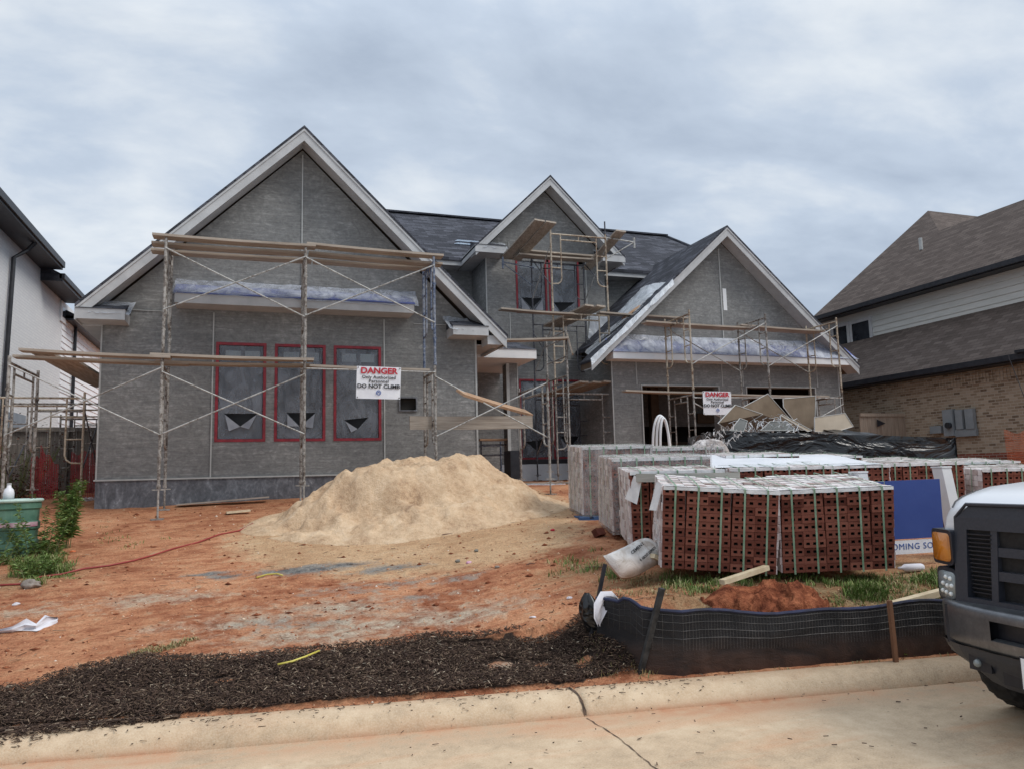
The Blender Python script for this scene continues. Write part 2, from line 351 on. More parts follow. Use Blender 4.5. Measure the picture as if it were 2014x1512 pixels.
mul = poly_sd(GX, GY, MULCH).reshape(GX.shape); mulm = sstep(-.06, .05, mul + .13*nzm + .03*fbm(GX*14, GY*14, 8, 3))
hole = sum(np.exp(-(((GX-c[0])/rx)**2+((GY-c[1])/ry)**2)) for c, rx, ry in ((Gd(985,1300),.16,.1),(Gd(1150,1300),.10,.07),(Gd(1180,1340),.16,.05),(Gd(1065,1300),.1,.05),(Gd(440,1330),.1,.05)))
mulm = mulm*(1-sstep(.35, .7, hole + .2*nzm))
snd = poly_sd(GX, GY, SAND).reshape(GX.shape); sndm = sstep(-.55, .25, snd + .35*nzm)
GZ += mulm*(.03 + .018*fbm(GX*16, GY*16, 77, 3)) 
def blob(lst, mod):
    r = np.zeros(GX.shape)
    for px, py, rx, ry, a in lst:
        c = Gd(px, py); r = np.maximum(r, a*np.exp(-(((GX-c[0])/rx)**2+((GY-c[1])/ry)**2)))
    return np.clip(1.6*r*(1.0+.9*mod), 0, 1)
gm1 = fbm(GX*4, GY*7, 41, 5)
cem = blob([(610,1112,.85,.22,1.),(760,1112,.55,.16,.9),(440,1125,.45,.14,.8),(720,1145,.9,.3,.55),(560,1215,.7,.25,.45),(420,1120,.4,.12,.8),(900,1130,.4,.16,.6),(830,1165,.5,.2,.5)], gm1)
pal = blob([(640,1190,1.2,.45,.7),(480,1210,.7,.22,.7),(330,1225,.35,.1,.6),(985,1300,.22,.1,.9),(500,975,1.5,.3,.8),(700,1220,1.3,.5,.75),(300,1170,1.0,.3,.55),(900,1200,.9,.4,.6),(60,1200,.6,.25,.5)], gm1)
sR = GY-Yk(GX)
grn = blob([(1150,1110,.5,.35,.7),(60,1130,.6,.5,.8),(640,1160,.01,.01,0)], nzm)
grn = np.maximum(grn, sstep(2.9, 3.3, GX)*sstep(.42, .55, sR)*(1-sstep(1.6, 2.4, sR))*1.05*np.clip(1.1+nzm, 0, 1))
def ground_mat():
    g = G('red_clay_ground'); at = g.n('Attribute', {'attribute_name': 'mask'}); sp = g.n('SeparateColor', Color=at.outputs['Color']); al = g.n('Attribute', {'attribute_name': 'mask2'}); sp2 = g.n('SeparateColor', Color=al.outputs['Color'])
    v = g.vec('Pos'); a = g.noise(v, 1.1, 8, .6, .4); b = g.noise(v, 7, 8, .68, .3); c = g.noise(v, 45, 5, .7); vs = g.noise(g.vec('Pos', (1,3,1), (0,0,.25)), 3.2, 7, .65, .8)
    t = g.math('ADD', g.math('MULTIPLY', a, .4), g.math('ADD', g.math('MULTIPLY', b, .3), g.math('MULTIPLY', vs, .3)))
    red = g.ramp(t, [(.36, S(128,72,48)), (.44, S(160,104,76)), (.51, S(188,132,98)), (.59, S(204,152,116)), (.70, S(212,168,132))])
    sand = g.ramp(t, [(.38, S(172,134,100)), (.55, S(202,168,132)), (.66, S(218,190,158))])
    cem = g.ramp(b, [(.35, S(78,80,82)), (.6, S(150,145,138))]); pale = g.ramp(b, [(.35, S(140,112,92)), (.62, S(196,180,160))])
    gr = g.ramp(b, [(.35, S(98,84,56)), (.6, S(158,134,102))])
    mul = g.ramp(c, [(.35, (.018,.012,.010)), (.6, (.055,.038,.030)), (.75, (.13,.09,.065))])
    def edge(m, w=.35): return g.f(g.math('ADD', m, g.math('MULTIPLY', g.math('SUBTRACT', b, .5), 1.6)), .5-w/2, .5+w/2)
    col = g.mix(edge(sp.outputs[1], .7), red, sand); col = g.mix(edge(sp2.outputs[0], .6), col, pale); col = g.mix(edge(sp.outputs[2], .5), col, cem)
    col = g.mix(edge(sp2.outputs[1], .9), col, gr)
    fine = g.ramp(c, [(.28, (.55,.53,.5)), (.5, (1,1,1)), (.72, (1.25,1.25,1.25))]); col = g.mix(1.0, col, fine, 'MULTIPLY')
    vo = g.n('TexVoronoi', Vector=v, Scale=26.0); spk = g.f(vo.outputs['Distance'], .07, .10, 1, 0); rnd = g.n('SeparateColor', Color=vo.outputs['Color']).outputs[0]
    col = g.mix(g.math('MULTIPLY', spk, g.f(rnd, .80, .82)), col, S(205,195,180)); 
    col = g.mix(g.math('MULTIPLY', spk, g.f(rnd, .18, .16)), col, S(60,48,42))
    col = g.mix(edge(sp.outputs[0], .25), col, mul)
    h = g.math('ADD', g.math('MULTIPLY', b, .7), g.math('MULTIPLY', c, .3))
    return g.end(col, .95, g.bump(h, .95, .07), spec=.12)
M['ground'] = ground_mat()
nX, nY = len(gx), len(gy)
gm = bpy.data.meshes.new('ground'); vv = np.stack([GX.ravel(), GY.ravel(), GZ.ravel()], 1)
idx = np.arange(nX*nY).reshape(nY, nX); fc = np.stack([idx[:-1,:-1], idx[:-1,1:], idx[1:,1:], idx[1:,:-1]], -1).reshape(-1, 4)
gm.vertices.add(len(vv)); gm.vertices.foreach_set('co', vv.ravel()); gm.loops.add(fc.size); gm.loops.foreach_set('vertex_index', fc.ravel().astype(np.int32))
gm.polygons.add(len(fc)); gm.polygons.foreach_set('loop_start', np.arange(0, fc.size, 4, dtype=np.int32)); gm.polygons.foreach_set('loop_total', np.full(len(fc), 4, np.int32)); gm.update(calc_edges=True)
gm.polygons.foreach_set('use_smooth', np.ones(len(fc), bool))
for nm, ch in (('mask', (mulm, sndm, cem)), ('mask2', (pal, grn, grn*0))):
    ca = gm.color_attributes.new(nm, 'FLOAT_COLOR', 'POINT'); ca.data.foreach_set('color', np.stack([c.ravel() for c in ch] + [np.ones(nX*nY)], 1).ravel().astype(np.float32))
gm.materials.append(M['ground']); go = bpy.data.objects.new('ground', gm); COL.objects.link(go); go['kind'] = 'structure'
def conc_mat(name, dirt, crack=False):
    g = G(name); v = g.vec('Pos'); a = g.noise(v, 1.0, 7, .6, .3); b = g.noise(v, 9, 6, .65); c = g.noise(v, 90, 3, .6)
    st = g.noise(g.vec('Pos', (.6,2.6,1), (0,0,.13)), 1.3, 6, .6, .4)
    col = g.ramp(g.math('ADD', g.math('MULTIPLY', a, .6), g.math('MULTIPLY', b, .4)), [(.36, S(156,132,106)), (.5, S(188,162,132)), (.62, S(206,182,152))])
    col = g.mix(g.f(st, .50, .66, 0, dirt), col, S(190,136,98)); col = g.mix(g.f(c, .3, .7, 0, .35), col, S(226,212,188))
    at = g.n('Attribute', {'attribute_name': 'gut'}); gu = g.math('MULTIPLY', at.outputs['Fac'], g.f(g.math('ADD', g.math('MULTIPLY', a, .6), g.math('MULTIPLY', b, .4)), .42, .60, .05, .85)); col = g.mix(gu, col, S(176,122,90))
    sp = g.noise(v, 34, 2, .5); col = g.mix(g.f(sp, .30, .27, 0, .5), col, S(110,98,84))
    return g.end(col, .9, g.bump(g.math('ADD', c, b), .35, .006), spec=.2)
M['road'] = conc_mat('worn_concrete_road', .55); M['kerb'] = conc_mat('worn_concrete_kerb', .25)
def strip(name, prof, xs, mat, gut=None, smooth=True, joints=()):
    mb = MB(); n = len(prof)
    for x in xs:
        y = float(Yk(x))
        for dy, z in prof:
            dj = min([abs(x-j - (dy)*.05) for j in joints] or [9]); mb.v.append((x, y+dy, z - (.025 if dj < .006 else 0)))
    for i in range(len(xs)-1):
        for j in range(n-1): a = i*n+j; mb.f.append((a, a+n, a+n+1, a+1))
    o = struct(name, mb, mat, smooth); at = o.data.attributes.new('gut', 'FLOAT', 'POINT')
    at.data.foreach_set('value', [float(gut(dy)) if gut else 0.0 for x in xs for dy, z in prof]); return o
J = [2.17, 6.4, -2.1]
xk = sorted(list(np.linspace(-40,-4,30)) + list(np.linspace(-3.9,7,220)) + list(np.linspace(7.4,60,40)) + [j+d for j in J for d in (-.014,-.006,-.0055,0,.0055,.006,.014)])
strip('kerb', [(-.004,-.03),(.0,.004),(.012,.03),(.03,.06),(.055,.088),(.085,.108),(.12,.12),(.17,.126),(.25,.128),(.27,.124),(.275,.0)], xk, M['kerb'], lambda d: .9 if d < .006 else .25 if d < .03 else (.35 if d > .2 else 0), joints=J)
prof = [(d, -.02*0 + 0.0 + .006*math.sin(d*2.0)*0) for d in (-11,-9,-6,-4,-3,-2.2,-1.6,-1.2,-.9,-.6,-.4,-.25,-.14,-.07,-.03,.01)]
strip('road', prof, list(np.linspace(-60,-4,20)) + list(np.linspace(-3.9,7,160)) + list(np.linspace(7.4,80,30)), M['road'], lambda d: 1.0 if d > -.06 else .8 if d > -.15 else .35 if d > -.3 else 0)
def crackline(pts, w, name, m, seed):
    rnd = random.Random(seed); q = []
    for i in range(len(pts)-1):
        for k in range(10):
            t = k/10; q.append((pts[i][0]*(1-t)+pts[i+1][0]*t+rnd.uniform(-.006,.006), pts[i][1]*(1-t)+pts[i+1][1]*t+rnd.uniform(-.006,.006)))
    mb = MB(); W_ = [w*rnd.uniform(.4,1.3) for _ in q]
    for (x, y), ww in zip(q, W_): mb.v += [(x-ww, y, .004), (x+ww, y, .004)]
    mb.f = [(2*i, 2*i+1, 2*i+3, 2*i+2) for i in range(len(q)-1)]; return struct(name, mb, m)
M['crack'] = plain('dirt_filled_crack', (.05,.035,.025), (.13,.085,.06), 20, .95)
c0, c1, c2 = P(1155,1412,Z=0), P(1215,1450,Z=0), P(1290,1512,Z=0)
crackline([c0[:2], c1[:2], c2[:2], (c2.x+.25, c2.y-.9)], .004, 'road_joint', M['crack'], 3)
kj = MB(); rj = random.Random(8)
for k, (dy, z) in enumerate([(.0,.006),(.012,.032),(.03,.062),(.055,.090),(.085,.110),(.12,.122),(.17,.128),(.25,.130),(.272,.126)]):
    w_ = rj.uniform(.006,.013); kj.v += [(2.165-w_-dy*.06, float(Yk(2.165))+dy-.002, z+.002), (2.165+w_-dy*.06, float(Yk(2.165))+dy-.002, z+.002)]
kj.f = [(2*i, 2*i+1, 2*i+3, 2*i+2) for i in range(8)]; struct('kerb_joint', kj, M['crack'])
# ------------------------------------------------------------------ the house under construction
H = thing('unfinished_house', 'grey scratch-coated house under construction with three front gables and charcoal shingles', 'house', (6, 17, 1.4))
st = M['stucco']
WIN = [(-.69,.18,2.37,4.18), (.33,1.25,2.37,4.18), (1.40,2.30,2.37,4.18)]
w = MB(); w.wallY(14.5, -2.55, 4.22, 1.73, 4.5, [(a+.03,b-.03,c+.03,d-.03) for a,b,c,d in WIN] + [(2.65,2.99,2.94,3.2)], .09)
w.quad((-2.55,14.5,4.5),(4.22,14.5,4.5),(4.22,14.5,4.58),(-2.55,14.5,4.7)); w.f[-1] = w.f[-1]
w.add([(-2.55,14.5,4.7),(4.22,14.5,4.58),(.8,14.5,8.0)], [(0,1,2)])
w.quad((-2.55,24,1.4),(-2.55,14.5,1.4),(-2.55,14.5,4.7),(-2.55,24,4.7)); w.quad((4.22,14.5,1.4),(4.22,24,1.4),(4.22,24,4.6),(4.22,14.5,4.6))
part('wing_wall', w, st, H)
f = MB(); f.box(-2.56, 4.23, 14.49, 14.8, 1.0, 1.722); M['found'] = None
def mk_found():
    g = G('splashed_foundation'); n = g.noise(g.vec('Object', (1,1,.5)), 5, 7, .7, 1.5); b = g.noise(g.vec('Object'), 22, 4, .6)
    return g.end(g.ramp(g.math('ADD', g.math('MULTIPLY', n, .7), g.math('MULTIPLY', b, .3)), [(.38, (.08,.085,.095)), (.5, (.13,.135,.15)), (.6, (.20,.21,.23)), (.7, (.42,.43,.46))]), .7, g.bump(n, .6, .02))
M['found'] = mk_found(); part('foundation', f, M['found'], H)
b = MB(); b.box(-2.58,4.25,14.455,14.487,1.722,1.75)
for x in (.80,): b.box(x-.012, x+.012, 14.478, 14.498, 5.25, 7.9)
for x in (-.74, 2.36): b.box(x-.012, x+.012, 14.478, 14.498, 1.75, 4.72)
b.box(-2.562,-2.535,14.482,14.502,1.75,4.45); b.box(4.195,4.232,14.482,14.502,1.75,4.4)
b.box(-2.5,-1.45,14.482,14.498,4.70,4.712); b.box(2.95,4.15,14.482,14.498,4.66,4.672); b.box(-2.5,2.9,14.484,14.498,1.745,1.75)
part('control_joint', b, M['bead'], H)
def film_mesh(mb, a, b_, c, d, y, tri):          # film with a torn triangular hole (x0,x1,ztop,xt,zt) in fractions
    x0, x1 = a+.055, b_-.055; z0, z1 = c+.055, d-.055; fx = lambda u: x0+(x1-x0)*u; fz = lambda v: z0+(z1-z0)*v
    if tri is None: mb.quad((x0,y,z0),(x1,y,z0),(x1,y,z1),(x0,y,z1)); return
    u0, v0, u1, v1, ut, vt = tri; A = (fx(u0), y, fz(v0)); B = (fx(u1), y, fz(v1)); T = (fx(ut), y, fz(vt))
    q = [(x0,y,z0),(x1,y,z0),(x1,y,z1),(x0,y,z1)]
    mb.add(q+[A,B,T], [(0,1,6),(0,6,4),(0,4,3),(3,4,5),(3,5,2),(2,5,1),(1,5,6)])
def window(a, b_, c, d, Y, tri=None, flaps=(), lab=None, opaque=False):
    fr = MB(); t = .050; y0, y1 = Y-.012, Y+.05
    fr.box(a,a+t,y0,y1,c,d); fr.box(b_-t,b_,y0,y1,c,d); fr.box(a+t,b_-t,y0+.001,y1,c,c+t); fr.box(a+t,b_-t,y0+.001,y1,d-t,d)
    wd = part('window', fr, M['red_tape'], H, label=lab)
    g = MB(); g.quad((a+.02,Y+.085,c+.02),(b_-.02,Y+.085,c+.02),(b_-.02,Y+.085,d-.02),(a+.02,Y+.085,d-.02)); part('pane', g, M['void'], wd)
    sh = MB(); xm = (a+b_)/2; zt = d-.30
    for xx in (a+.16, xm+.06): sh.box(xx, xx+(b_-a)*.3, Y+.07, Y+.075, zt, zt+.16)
    part('sash_reflection', sh, M['stick'], wd)  # pale sash reflections painted as flat coloured panels behind the film
    fm = MB(); film_mesh(fm, a, b_, c, d, Y+.02, tri); part('masking_film', fm, M['film_w'], wd)
    if flaps:
        fp = MB(); x0, x1 = a+.055, b_-.055; z0, z1 = c+.055, d-.055
        for tr in flaps: fp.add([(x0+(x1-x0)*u, Y+.012-.03*k, z0+(z1-z0)*v) for k, (u, v) in enumerate(tr)], [tuple(range(len(tr)))])
        part('torn_flap', fp, M['flap'], wd)
    return wd
M['void'] = plain('dark_glass_behind_film', (.006,.006,.008), (.02,.022,.025), 1.5, .5, 0, spec=.15)
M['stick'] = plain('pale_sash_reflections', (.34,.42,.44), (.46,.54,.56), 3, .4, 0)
M['flap'] = plain('pale_film_flap', (.20,.21,.24), (.30,.31,.34), 5, .4, .1)
window(*WIN[0], 14.5, (.12,.27,.90,.27,.5,.13), [[(.15,.26),(.5,.13),(.25,.08)],[(.87,.26),(.5,.13),(.70,.10)]])
window(*WIN[1], 14.5, (.2,.28,.85,.28,.5,.13), [[(.22,.26),(.48,.13),(.22,.13)],[(.83,.27),(.52,.13),(.78,.11)]])
window(*WIN[2], 14.5, (.18,.20,.76,.23,.5,.10), [[(.22,.18),(.49,.10),(.34,.06)]])
v = MB(); v.box(2.64,3.0,14.47,14.499,2.93,2.955); v.box(2.64,3.0,14.47,14.499,3.185,3.21); v.box(2.64,2.665,14.47,14.498,2.955,3.185); v.box(2.975,3.0,14.47,14.498,2.955,3.185); vt = part('vent', v, M['found'], H)
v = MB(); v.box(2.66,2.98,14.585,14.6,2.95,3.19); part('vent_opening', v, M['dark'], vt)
def gable(xc, za, sl, xl, xr, yf, yb, wall_y, nm):
    zl, zr = za-sl*(xc-xl), za-sl*(xr-xc)
    ch = lambda o, h, e=0: [(xl-e, zl-o-h-sl*e), (xc, za-o-h), (xr+e, zr-o-h-sl*e), (xr+e, zr-o-sl*e), (xc, za-o), (xl-e, zl-o-sl*e)]
    def chev(mb, o, h, y0, y1, e=0):
        p = ch(o, h, e); mb.add([(x,y0,z) for x,z in p]+[(x,y1,z) for x,z in p], [(0,1,4,5),(1,2,3,4),(11,10,7,6),(10,9,8,7),(5,4,10,11),(4,3,9,10),(1,0,6,7),(2,1,7,8),(0,5,11,6),(3,2,8,9)])
    m = MB(); chev(m, -.035, .055, yf-.025, yb, .02); part('roof', m, M['shingle'], H)
    m = MB(); chev(m, .022, .235, yf, yf+.035); chev(m, .022, .05, yf-.018, yf-.001); part('rake_board', m, M['trim'], H)
    m = MB(); chev(m, .18, .02, yf+.036, wall_y); part('soffit', m, M['trim'], H)
    m = MB(); chev(m, .03, .15, yf+.036, yb-.05); part('roof_deck', m, M['stud'], H)
gable(.80, 8.24, .98, -2.86, 4.72, 14.0, 23.5, 14.5, 'wing')
# box returns of the left wing
def ret(x0, x1, yf, yw, z0, z1, zt, film=True, flip=False, seed=3):
    m = MB(); m.box(x0, x1, yf, yw-.002, z0, z1); part('eave_return', m, M['trim'], H)
    m = MB(); m.prismX([(yf-.02, z1+.003), (yw-.003, z1+.003), (yw-.003, zt)], x0-.01, x1+.01); part('return_roof', m, M['shingle'], H)
    if film:
        m = MB(); m.sheet((x0+.18 if not flip else x0-.06, yf-.06, z1-.07), (x1+.07 if not flip else x1-.3, yf-.05, z1-.09), (x1+.10 if not flip else x1-.3, yw-.03, zt+.05), (x0+.35 if not flip else x0-.12, yw-.03, zt+.06), 22, 12, .035, seed, 7, .12)
        part('plastic_cover', m, M['film'], H, True)
ret(-2.86, -2.12, 13.98, 14.5, 4.42, 4.60, 4.82)
ret(3.62, 4.34, 13.98, 14.5, 4.38, 4.56, 4.80, flip=True, seed=8)
m = MB(); m.box(-2.86,-2.56,14.5,23.5,4.40,4.42); m.box(-2.88,-2.86,13.98,23.5,4.40,4.62); part('fascia', m, M['trim'], H)
m = MB(); m.box(4.235,4.66,14.5,23.5,4.27,4.29); m.box(4.66,4.70,14.1,23.5,4.22,4.40); m.box(4.34,4.70,14.06,14.499,4.22,4.40); part('fascia', m, M['trim'], H)
# shelf roof above the three windows
m = MB(); m.box(-1.36,2.86,14.0,14.497,4.77,4.94); part('shelf_fascia', m, M['trim'], H)
m = MB(); m.prismX([(13.98,4.943),(14.496,4.943),(14.496,5.22)], -1.38, 2.88); part('shelf_roof', m, M['blue_under'], H)
m = MB(); m.sheet((-1.42,13.93,4.93),(2.95,13.93,4.90),(2.98,14.46,5.33),(-1.38,14.46,5.33), 80, 12, .04, 12, 5, .06); part('plastic_cover', m, M['film_b'], H, True)
# garage wing
gd = [(9.34,11.61,1.5,3.82),(12.50,14.74,1.5,3.82)]
w = MB(); w.wallY(17, 8.5, 15.6, 1.5, 4.6, gd, .25); w.add([(8.5,17,4.6),(15.6,17,4.6),(15.6,17,4.45+.05),(11.87,17,7.85),(8.5,17,4.75)], [(0,1,3),(0,3,4)]); 
w.quad((8.5,19.6,1.4),(8.5,17,1.4),(8.5,17,4.7),(8.5,19.6,4.7)); w.quad((15.6,17,1.4),(15.6,24,1.4),(15.6,24,4.6),(15.6,17,4.6)); part('garage_wall', w, st, H)
gable(11.87, 8.08, .90, 7.75, 15.93, 16.55, 17.25, 17, 'garage')
m = MB(); q_ = lambda x, o=0: 8.08-.9*abs(11.87-x)+.035-o
m.prismY([(8.42,q_(8.42,.12)),(11.87,q_(11.87,.12)),(15.95,q_(15.95,.12)),(15.95,q_(15.95)),(11.87,q_(11.87)),(8.42,q_(8.42))], 17.26, 21.6); m.f[0] = m.f[0]; part('roof', m, M['shingle'], H)
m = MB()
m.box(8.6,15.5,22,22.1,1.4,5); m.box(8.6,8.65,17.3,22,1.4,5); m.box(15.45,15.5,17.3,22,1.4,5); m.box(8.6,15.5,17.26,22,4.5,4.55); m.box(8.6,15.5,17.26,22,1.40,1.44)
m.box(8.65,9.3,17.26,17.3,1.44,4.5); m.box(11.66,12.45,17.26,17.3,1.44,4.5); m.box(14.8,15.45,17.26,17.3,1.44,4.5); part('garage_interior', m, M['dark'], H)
m = MB(); m.box(11.0,11.25,19.5,19.7,1.5,4.4); m.box(13.0,15.4,20.2,20.25,3.1,3.4); m.box(9.2,9.5,21,21.2,1.5,3.8); m.box(12.6,15.4,21.9,21.95,1.6,2.6); part('interior_framing', m, M['stud'], H)
b = MB()
for a, c, zb, zt in gd:
    b.box(a-.03,a-.001,16.975,16.998,1.5,3.85); b.box(c+.001,c+.03,16.975,16.998,1.5,3.85); b.box(a-.0,c+.0,16.975,16.998,3.822,3.85)
for x in (9.2,11.75,12.4,14.85): b.box(x-.012,x+.012,16.98,16.998,3.85,4.45)
b.box(11.85,11.88,16.978,16.998,5.1,7.6); b.box(8.49,8.52,16.982,17.003,1.5,4.45); b.box(15.58,15.61,16.982,17.003,1.5,4.45)
part('control_joint', b, M['bead'], H)
m = MB(); m.box(11.93,12.04,16.99,16.998,5.9,6.5); part('repair_patch', m, M['trim_w'], H)
m = MB(); m.box(8.35,15.9,16.56,16.995,4.43,4.60); part('shelf_fascia', m, M['trim_w'], H)
m = MB(); m.prismX([(16.54,4.603),(16.994,4.603),(16.994,5.0)], 8.36, 15.89); part('shelf_roof', m, M['blue_under'], H)
m = MB(); m.sheet((8.3,16.50,4.6),(15.95,16.50,4.6),(15.1,16.95,5.16),(8.9,16.95,5.14), 110, 10, .035, 17, 4, .05); part('plastic_cover', m, M['film_b'], H, True)
# plastic over the left garage valley
rz_ = lambda x: 8.08-.9*(11.87-x)+.06
m = MB(); m.sheet((7.72,16.44,rz_(7.72)),(10.4,16.46,rz_(10.4)),(10.0,17.9,rz_(10.0)+.03),(8.15,17.9,rz_(8.15)+.05), 44, 30, .085, 23, 4.5, .10)
m.sheet((9.0,16.9,rz_(9.0)+.05),(10.1,16.8,rz_(10.1)+.03),(9.75,17.5,rz_(9.75)+.38),(9.2,18.0,rz_(9.2)+.25), 20, 16, .10, 27, 6, .2)
m.sheet((7.7,16.42,rz_(7.7)-.16),(10.1,16.42,rz_(10.1)-.20),(10.1,16.50,rz_(10.1)+.02),(7.7,16.50,rz_(7.7)+.03), 60, 5, .03, 31, 8, .25); part('roof_plastic', m, M['film_r'], H, True)
m = MB(); m.sheet((8.75,18.86,5.3),(9.4,18.80,5.2),(9.4,18.92,6.2),(8.9,18.92,6.1), 16, 16, .06, 37, 6, .1); part('wall_plastic', m, M['film'], H, True)
m = MB(); m.beam((8.9,17.0,5.55),(9.6,17.1,6.05),.14,.03); part('loose_board', m, M['plank_red'], H)
# centre bay
cw = [(6.71,7.62,6.02,7.62),(7.68,8.60,6.02,7.62),(6.72,7.60,2.05,4.21),(7.68,8.58,2.05,4.21)]
w = MB(); w.wallY(19, 5.86, 9.4, 1.9, 7.5, [(a+.03,b_-.03,c+.03,d-.03) for a,b_,c,d in cw], .09)
w.add([(5.86,19,7.5),(9.4,19,7.5),(9.4,19,7.8),(7.62,19,9.55),(5.86,19,7.8)], [(0,1,2,3,4)])
w.quad((5.86,20.4,1.4),(5.86,19,1.4),(5.86,19,7.8),(5.86,20.4,7.8)); w.quad((9.4,19,1.4),(9.4,20.4,1.4),(9.4,20.4,7.8),(9.4,19,7.8))
w.quad((2.5,20.4,4),(5.86,20.4,4),(5.86,20.4,7.6),(2.5,20.4,7.6)); w.quad((9.4,20.4,3),(14.6,20.4,3),(14.6,20.4,7.6),(9.4,20.4,7.6)); part('centre_wall', w, st, H)
gable(7.62, 9.80, .98, 5.44, 9.80, 18.5, 23.2, 19, 'bay')
ret(5.44, 6.28, 18.48, 19, 7.50, 7.70, 7.92, True, False, 31); ret(9.12, 9.80, 18.48, 19, 7.50, 7.70, 7.92, True, True, 37)
m = MB(); m.box(5.44,5.86-.002,18.99,20.4,7.50,7.52); m.box(5.42,5.44,18.48,19.93,7.50,7.70); m.box(9.402,9.80,18.99,20.4,7.50,7.52); m.box(9.80,9.82,18.48,19.9,7.5,7.7)
m.box(2.5,5.42,19.9,19.94,7.50,7.70); m.box(2.5,5.44,19.94,20.4,7.50,7.52); m.box(9.82,14.6,19.9,19.94,7.50,7.70); m.box(9.82,14.6,19.94,20.4,7.5,7.52); part('fascia', m, M['trim'], H)
b = MB(); b.box(5.845,5.875,18.982,19.003,4.4,7.5); b.box(6.5,6.52,18.985,18.998,1.9,6.0); b.box(5.9,6.6,18.985,18.998,7.72,7.735); b.box(6.52,6.54,18.985,18.998,7.62,8.0); b.box(8.8,8.83,18.985,18.998,1.9,7.6); b.box(5.9,9.3,18.985,18.998,4.75,4.762); part('control_joint', b, M['bead'], H)
window(*cw[0], 19, (.14,.26,.88,.26,.5,.06), [[(.12,.25),(.12,.03),(.42,.03)],[(.9,.25),(.9,.03),(.58,.03)]])
window(*cw[1], 19, (.1,.2,.9,.22,.35,.02), [[(.05,.17),(.05,.0),(.25,.0)]])
window(*cw[2], 19, (.15,.2,.9,.24,.55,.08)); window(*cw[3], 19, (.2,.27,.88,.27,.52,.1), [[(.2,.24),(.5,.1),(.3,.06)]])
m = MB(); m.box(6.3,9.3,18.93,18.99,1.92,2.04); part('sill_flashing', m, M['black'], H)
m = MB(); m.sheet((5.6,18.86,1.42),(8.8,18.84,1.42),(8.8,18.90,1.93),(5.6,18.90,1.93), 40, 8, .03, 44, 3, .03); part('sill_wrap', m, plain('white_house_wrap', (.52,.54,.56), (.62,.64,.66), 3, .5, .1), H, True)
# main roof
ym, zm = 24.0, 7.70+.65*4.1; rr = P(1311,478,Y=ym).x
m = MB(); xe = rr+1.3
m.add([(2.2,19.86,7.72),(xe,19.86,7.72),(rr,ym,zm),(2.2,ym,zm),(xe,28.2,7.72),(2.2,28.2,7.72),(2.2,19.86,7.62),(xe,19.86,7.62),(xe,28.2,7.62),(2.2,28.2,7.62)],
      [(0,1,2,3),(1,4,2),(4,5,3,2),(0,6,7,1),(1,7,8,4),(5,3,0),(9,8,7,6)]); part('roof', m, M['shingle'], H)
m = MB(); m.beam((2.2,ym,zm+.02),(rr,ym,zm+.02),.26,.05); m.beam((rr,ym,zm+.02),(xe,19.86,7.75),.24,.05); part('ridge_cap', m, M['shingle'], H)
m = MB()
for a in ((945,450,962,455),(950,457,972,462),(945,463,960,468)):
    p, q = P(a[0],a[1],Y=21.3), P(a[2],a[3],Y=21.1)
    zf = lambda y: 7.72+.64*(y-19.86)+.03
    for (x0,x1,y0,y1) in ((5.5,6.2,21.0,21.15),(5.6,6.35,21.28,21.45)): m.add([(x0,y0,zf(y0)),(x1,y0,zf(y0)),(x1+.1,y1,zf(y1)),(x0+.15,y1,zf(y1))], [(0,1,2,3)])
part('underlayment_patch', m, plain('light_blue_underlayment', (.38,.48,.60), (.52,.60,.70), 6, .5), H)
m = MB(); m.sheet((4.3,15.1,4.95),(4.6,15.1,4.7),(3.2,16.4,6.3),(3.0,16.4,6.5), 10, 24, .05, 51, 6, .1); part('plastic_scrap', m, M['film'], H, True)
# porch
pf = 15.6; xr_ = P(1055,690,Y=pf).x; zt_, zb_ = P(990,686,Y=pf).z, P(990,704,Y=pf).z
m = MB(); m.box(4.23, xr_, pf, pf+.04, zb_, zt_); m.box(xr_-.04, xr_, pf+.04, 19, zb_, zt_); m.box(4.23, xr_-.04, pf+.04, 18.99, zb_, zb_+.02); part('porch_fascia', m, M['trim_w'], H)
m = MB(); m.add([(4.23,pf-.02,zt_),(xr_+.02,pf-.02,zt_),(xr_+.02,18.98,zt_),(4.23,18.98,zt_),(4.23,17.3,zt_+.75),(xr_-.8,17.3,zt_+.75)], [(0,1,5,4),(1,2,5),(0,4,3),(4,5,2,3),(3,2,1,0)]); part('porch_roof', m, M['shingle'], H)
m = MB(); m.sheet((4.3,15.95,zt_+.22),(5.3,15.95,zt_+.22),(5.0,16.9,zt_+.66),(4.25,16.9,zt_+.66), 26, 18, .06, 61, 5, .1); part('roof_plastic', m, M['film'], H, True)
yc = 16.3; xa, xb = P(1001,760,Y=yc).x, P(1018,760,Y=yc).x
w = MB(); w.box(xa, xb, yc, yc+.45, 1.5, zb_-.002); part('porch_column', w, st, H)
m = MB(); m.box(xa-.01, xb+.01, yc-.012, yc+.46, 1.5, 2.2); part('column_base_paper', m, M['black'], H)
m = MB(); m.box(xa-.06, xa+.012, yc-.012, yc+.02, 2.2, zb_-.01); m.box(xb-.012,xb+.012,yc-.012,yc+.02,2.2,zb_-.01); part('control_joint', m, M['bead'], H)
w = MB(); w.wallY(18.0, 4.23, 5.86, 1.5, zb_-.002, [(4.42,5.0,1.9,3.9)], .12); w.quad((5.86,18,1.5),(5.86,19,1.5),(5.86,19,4.4),(5.86,18,4.4)); part('porch_wall', w, st, H)
fr = MB(); a, b_, c, d = 4.40,5.02,1.88,3.92
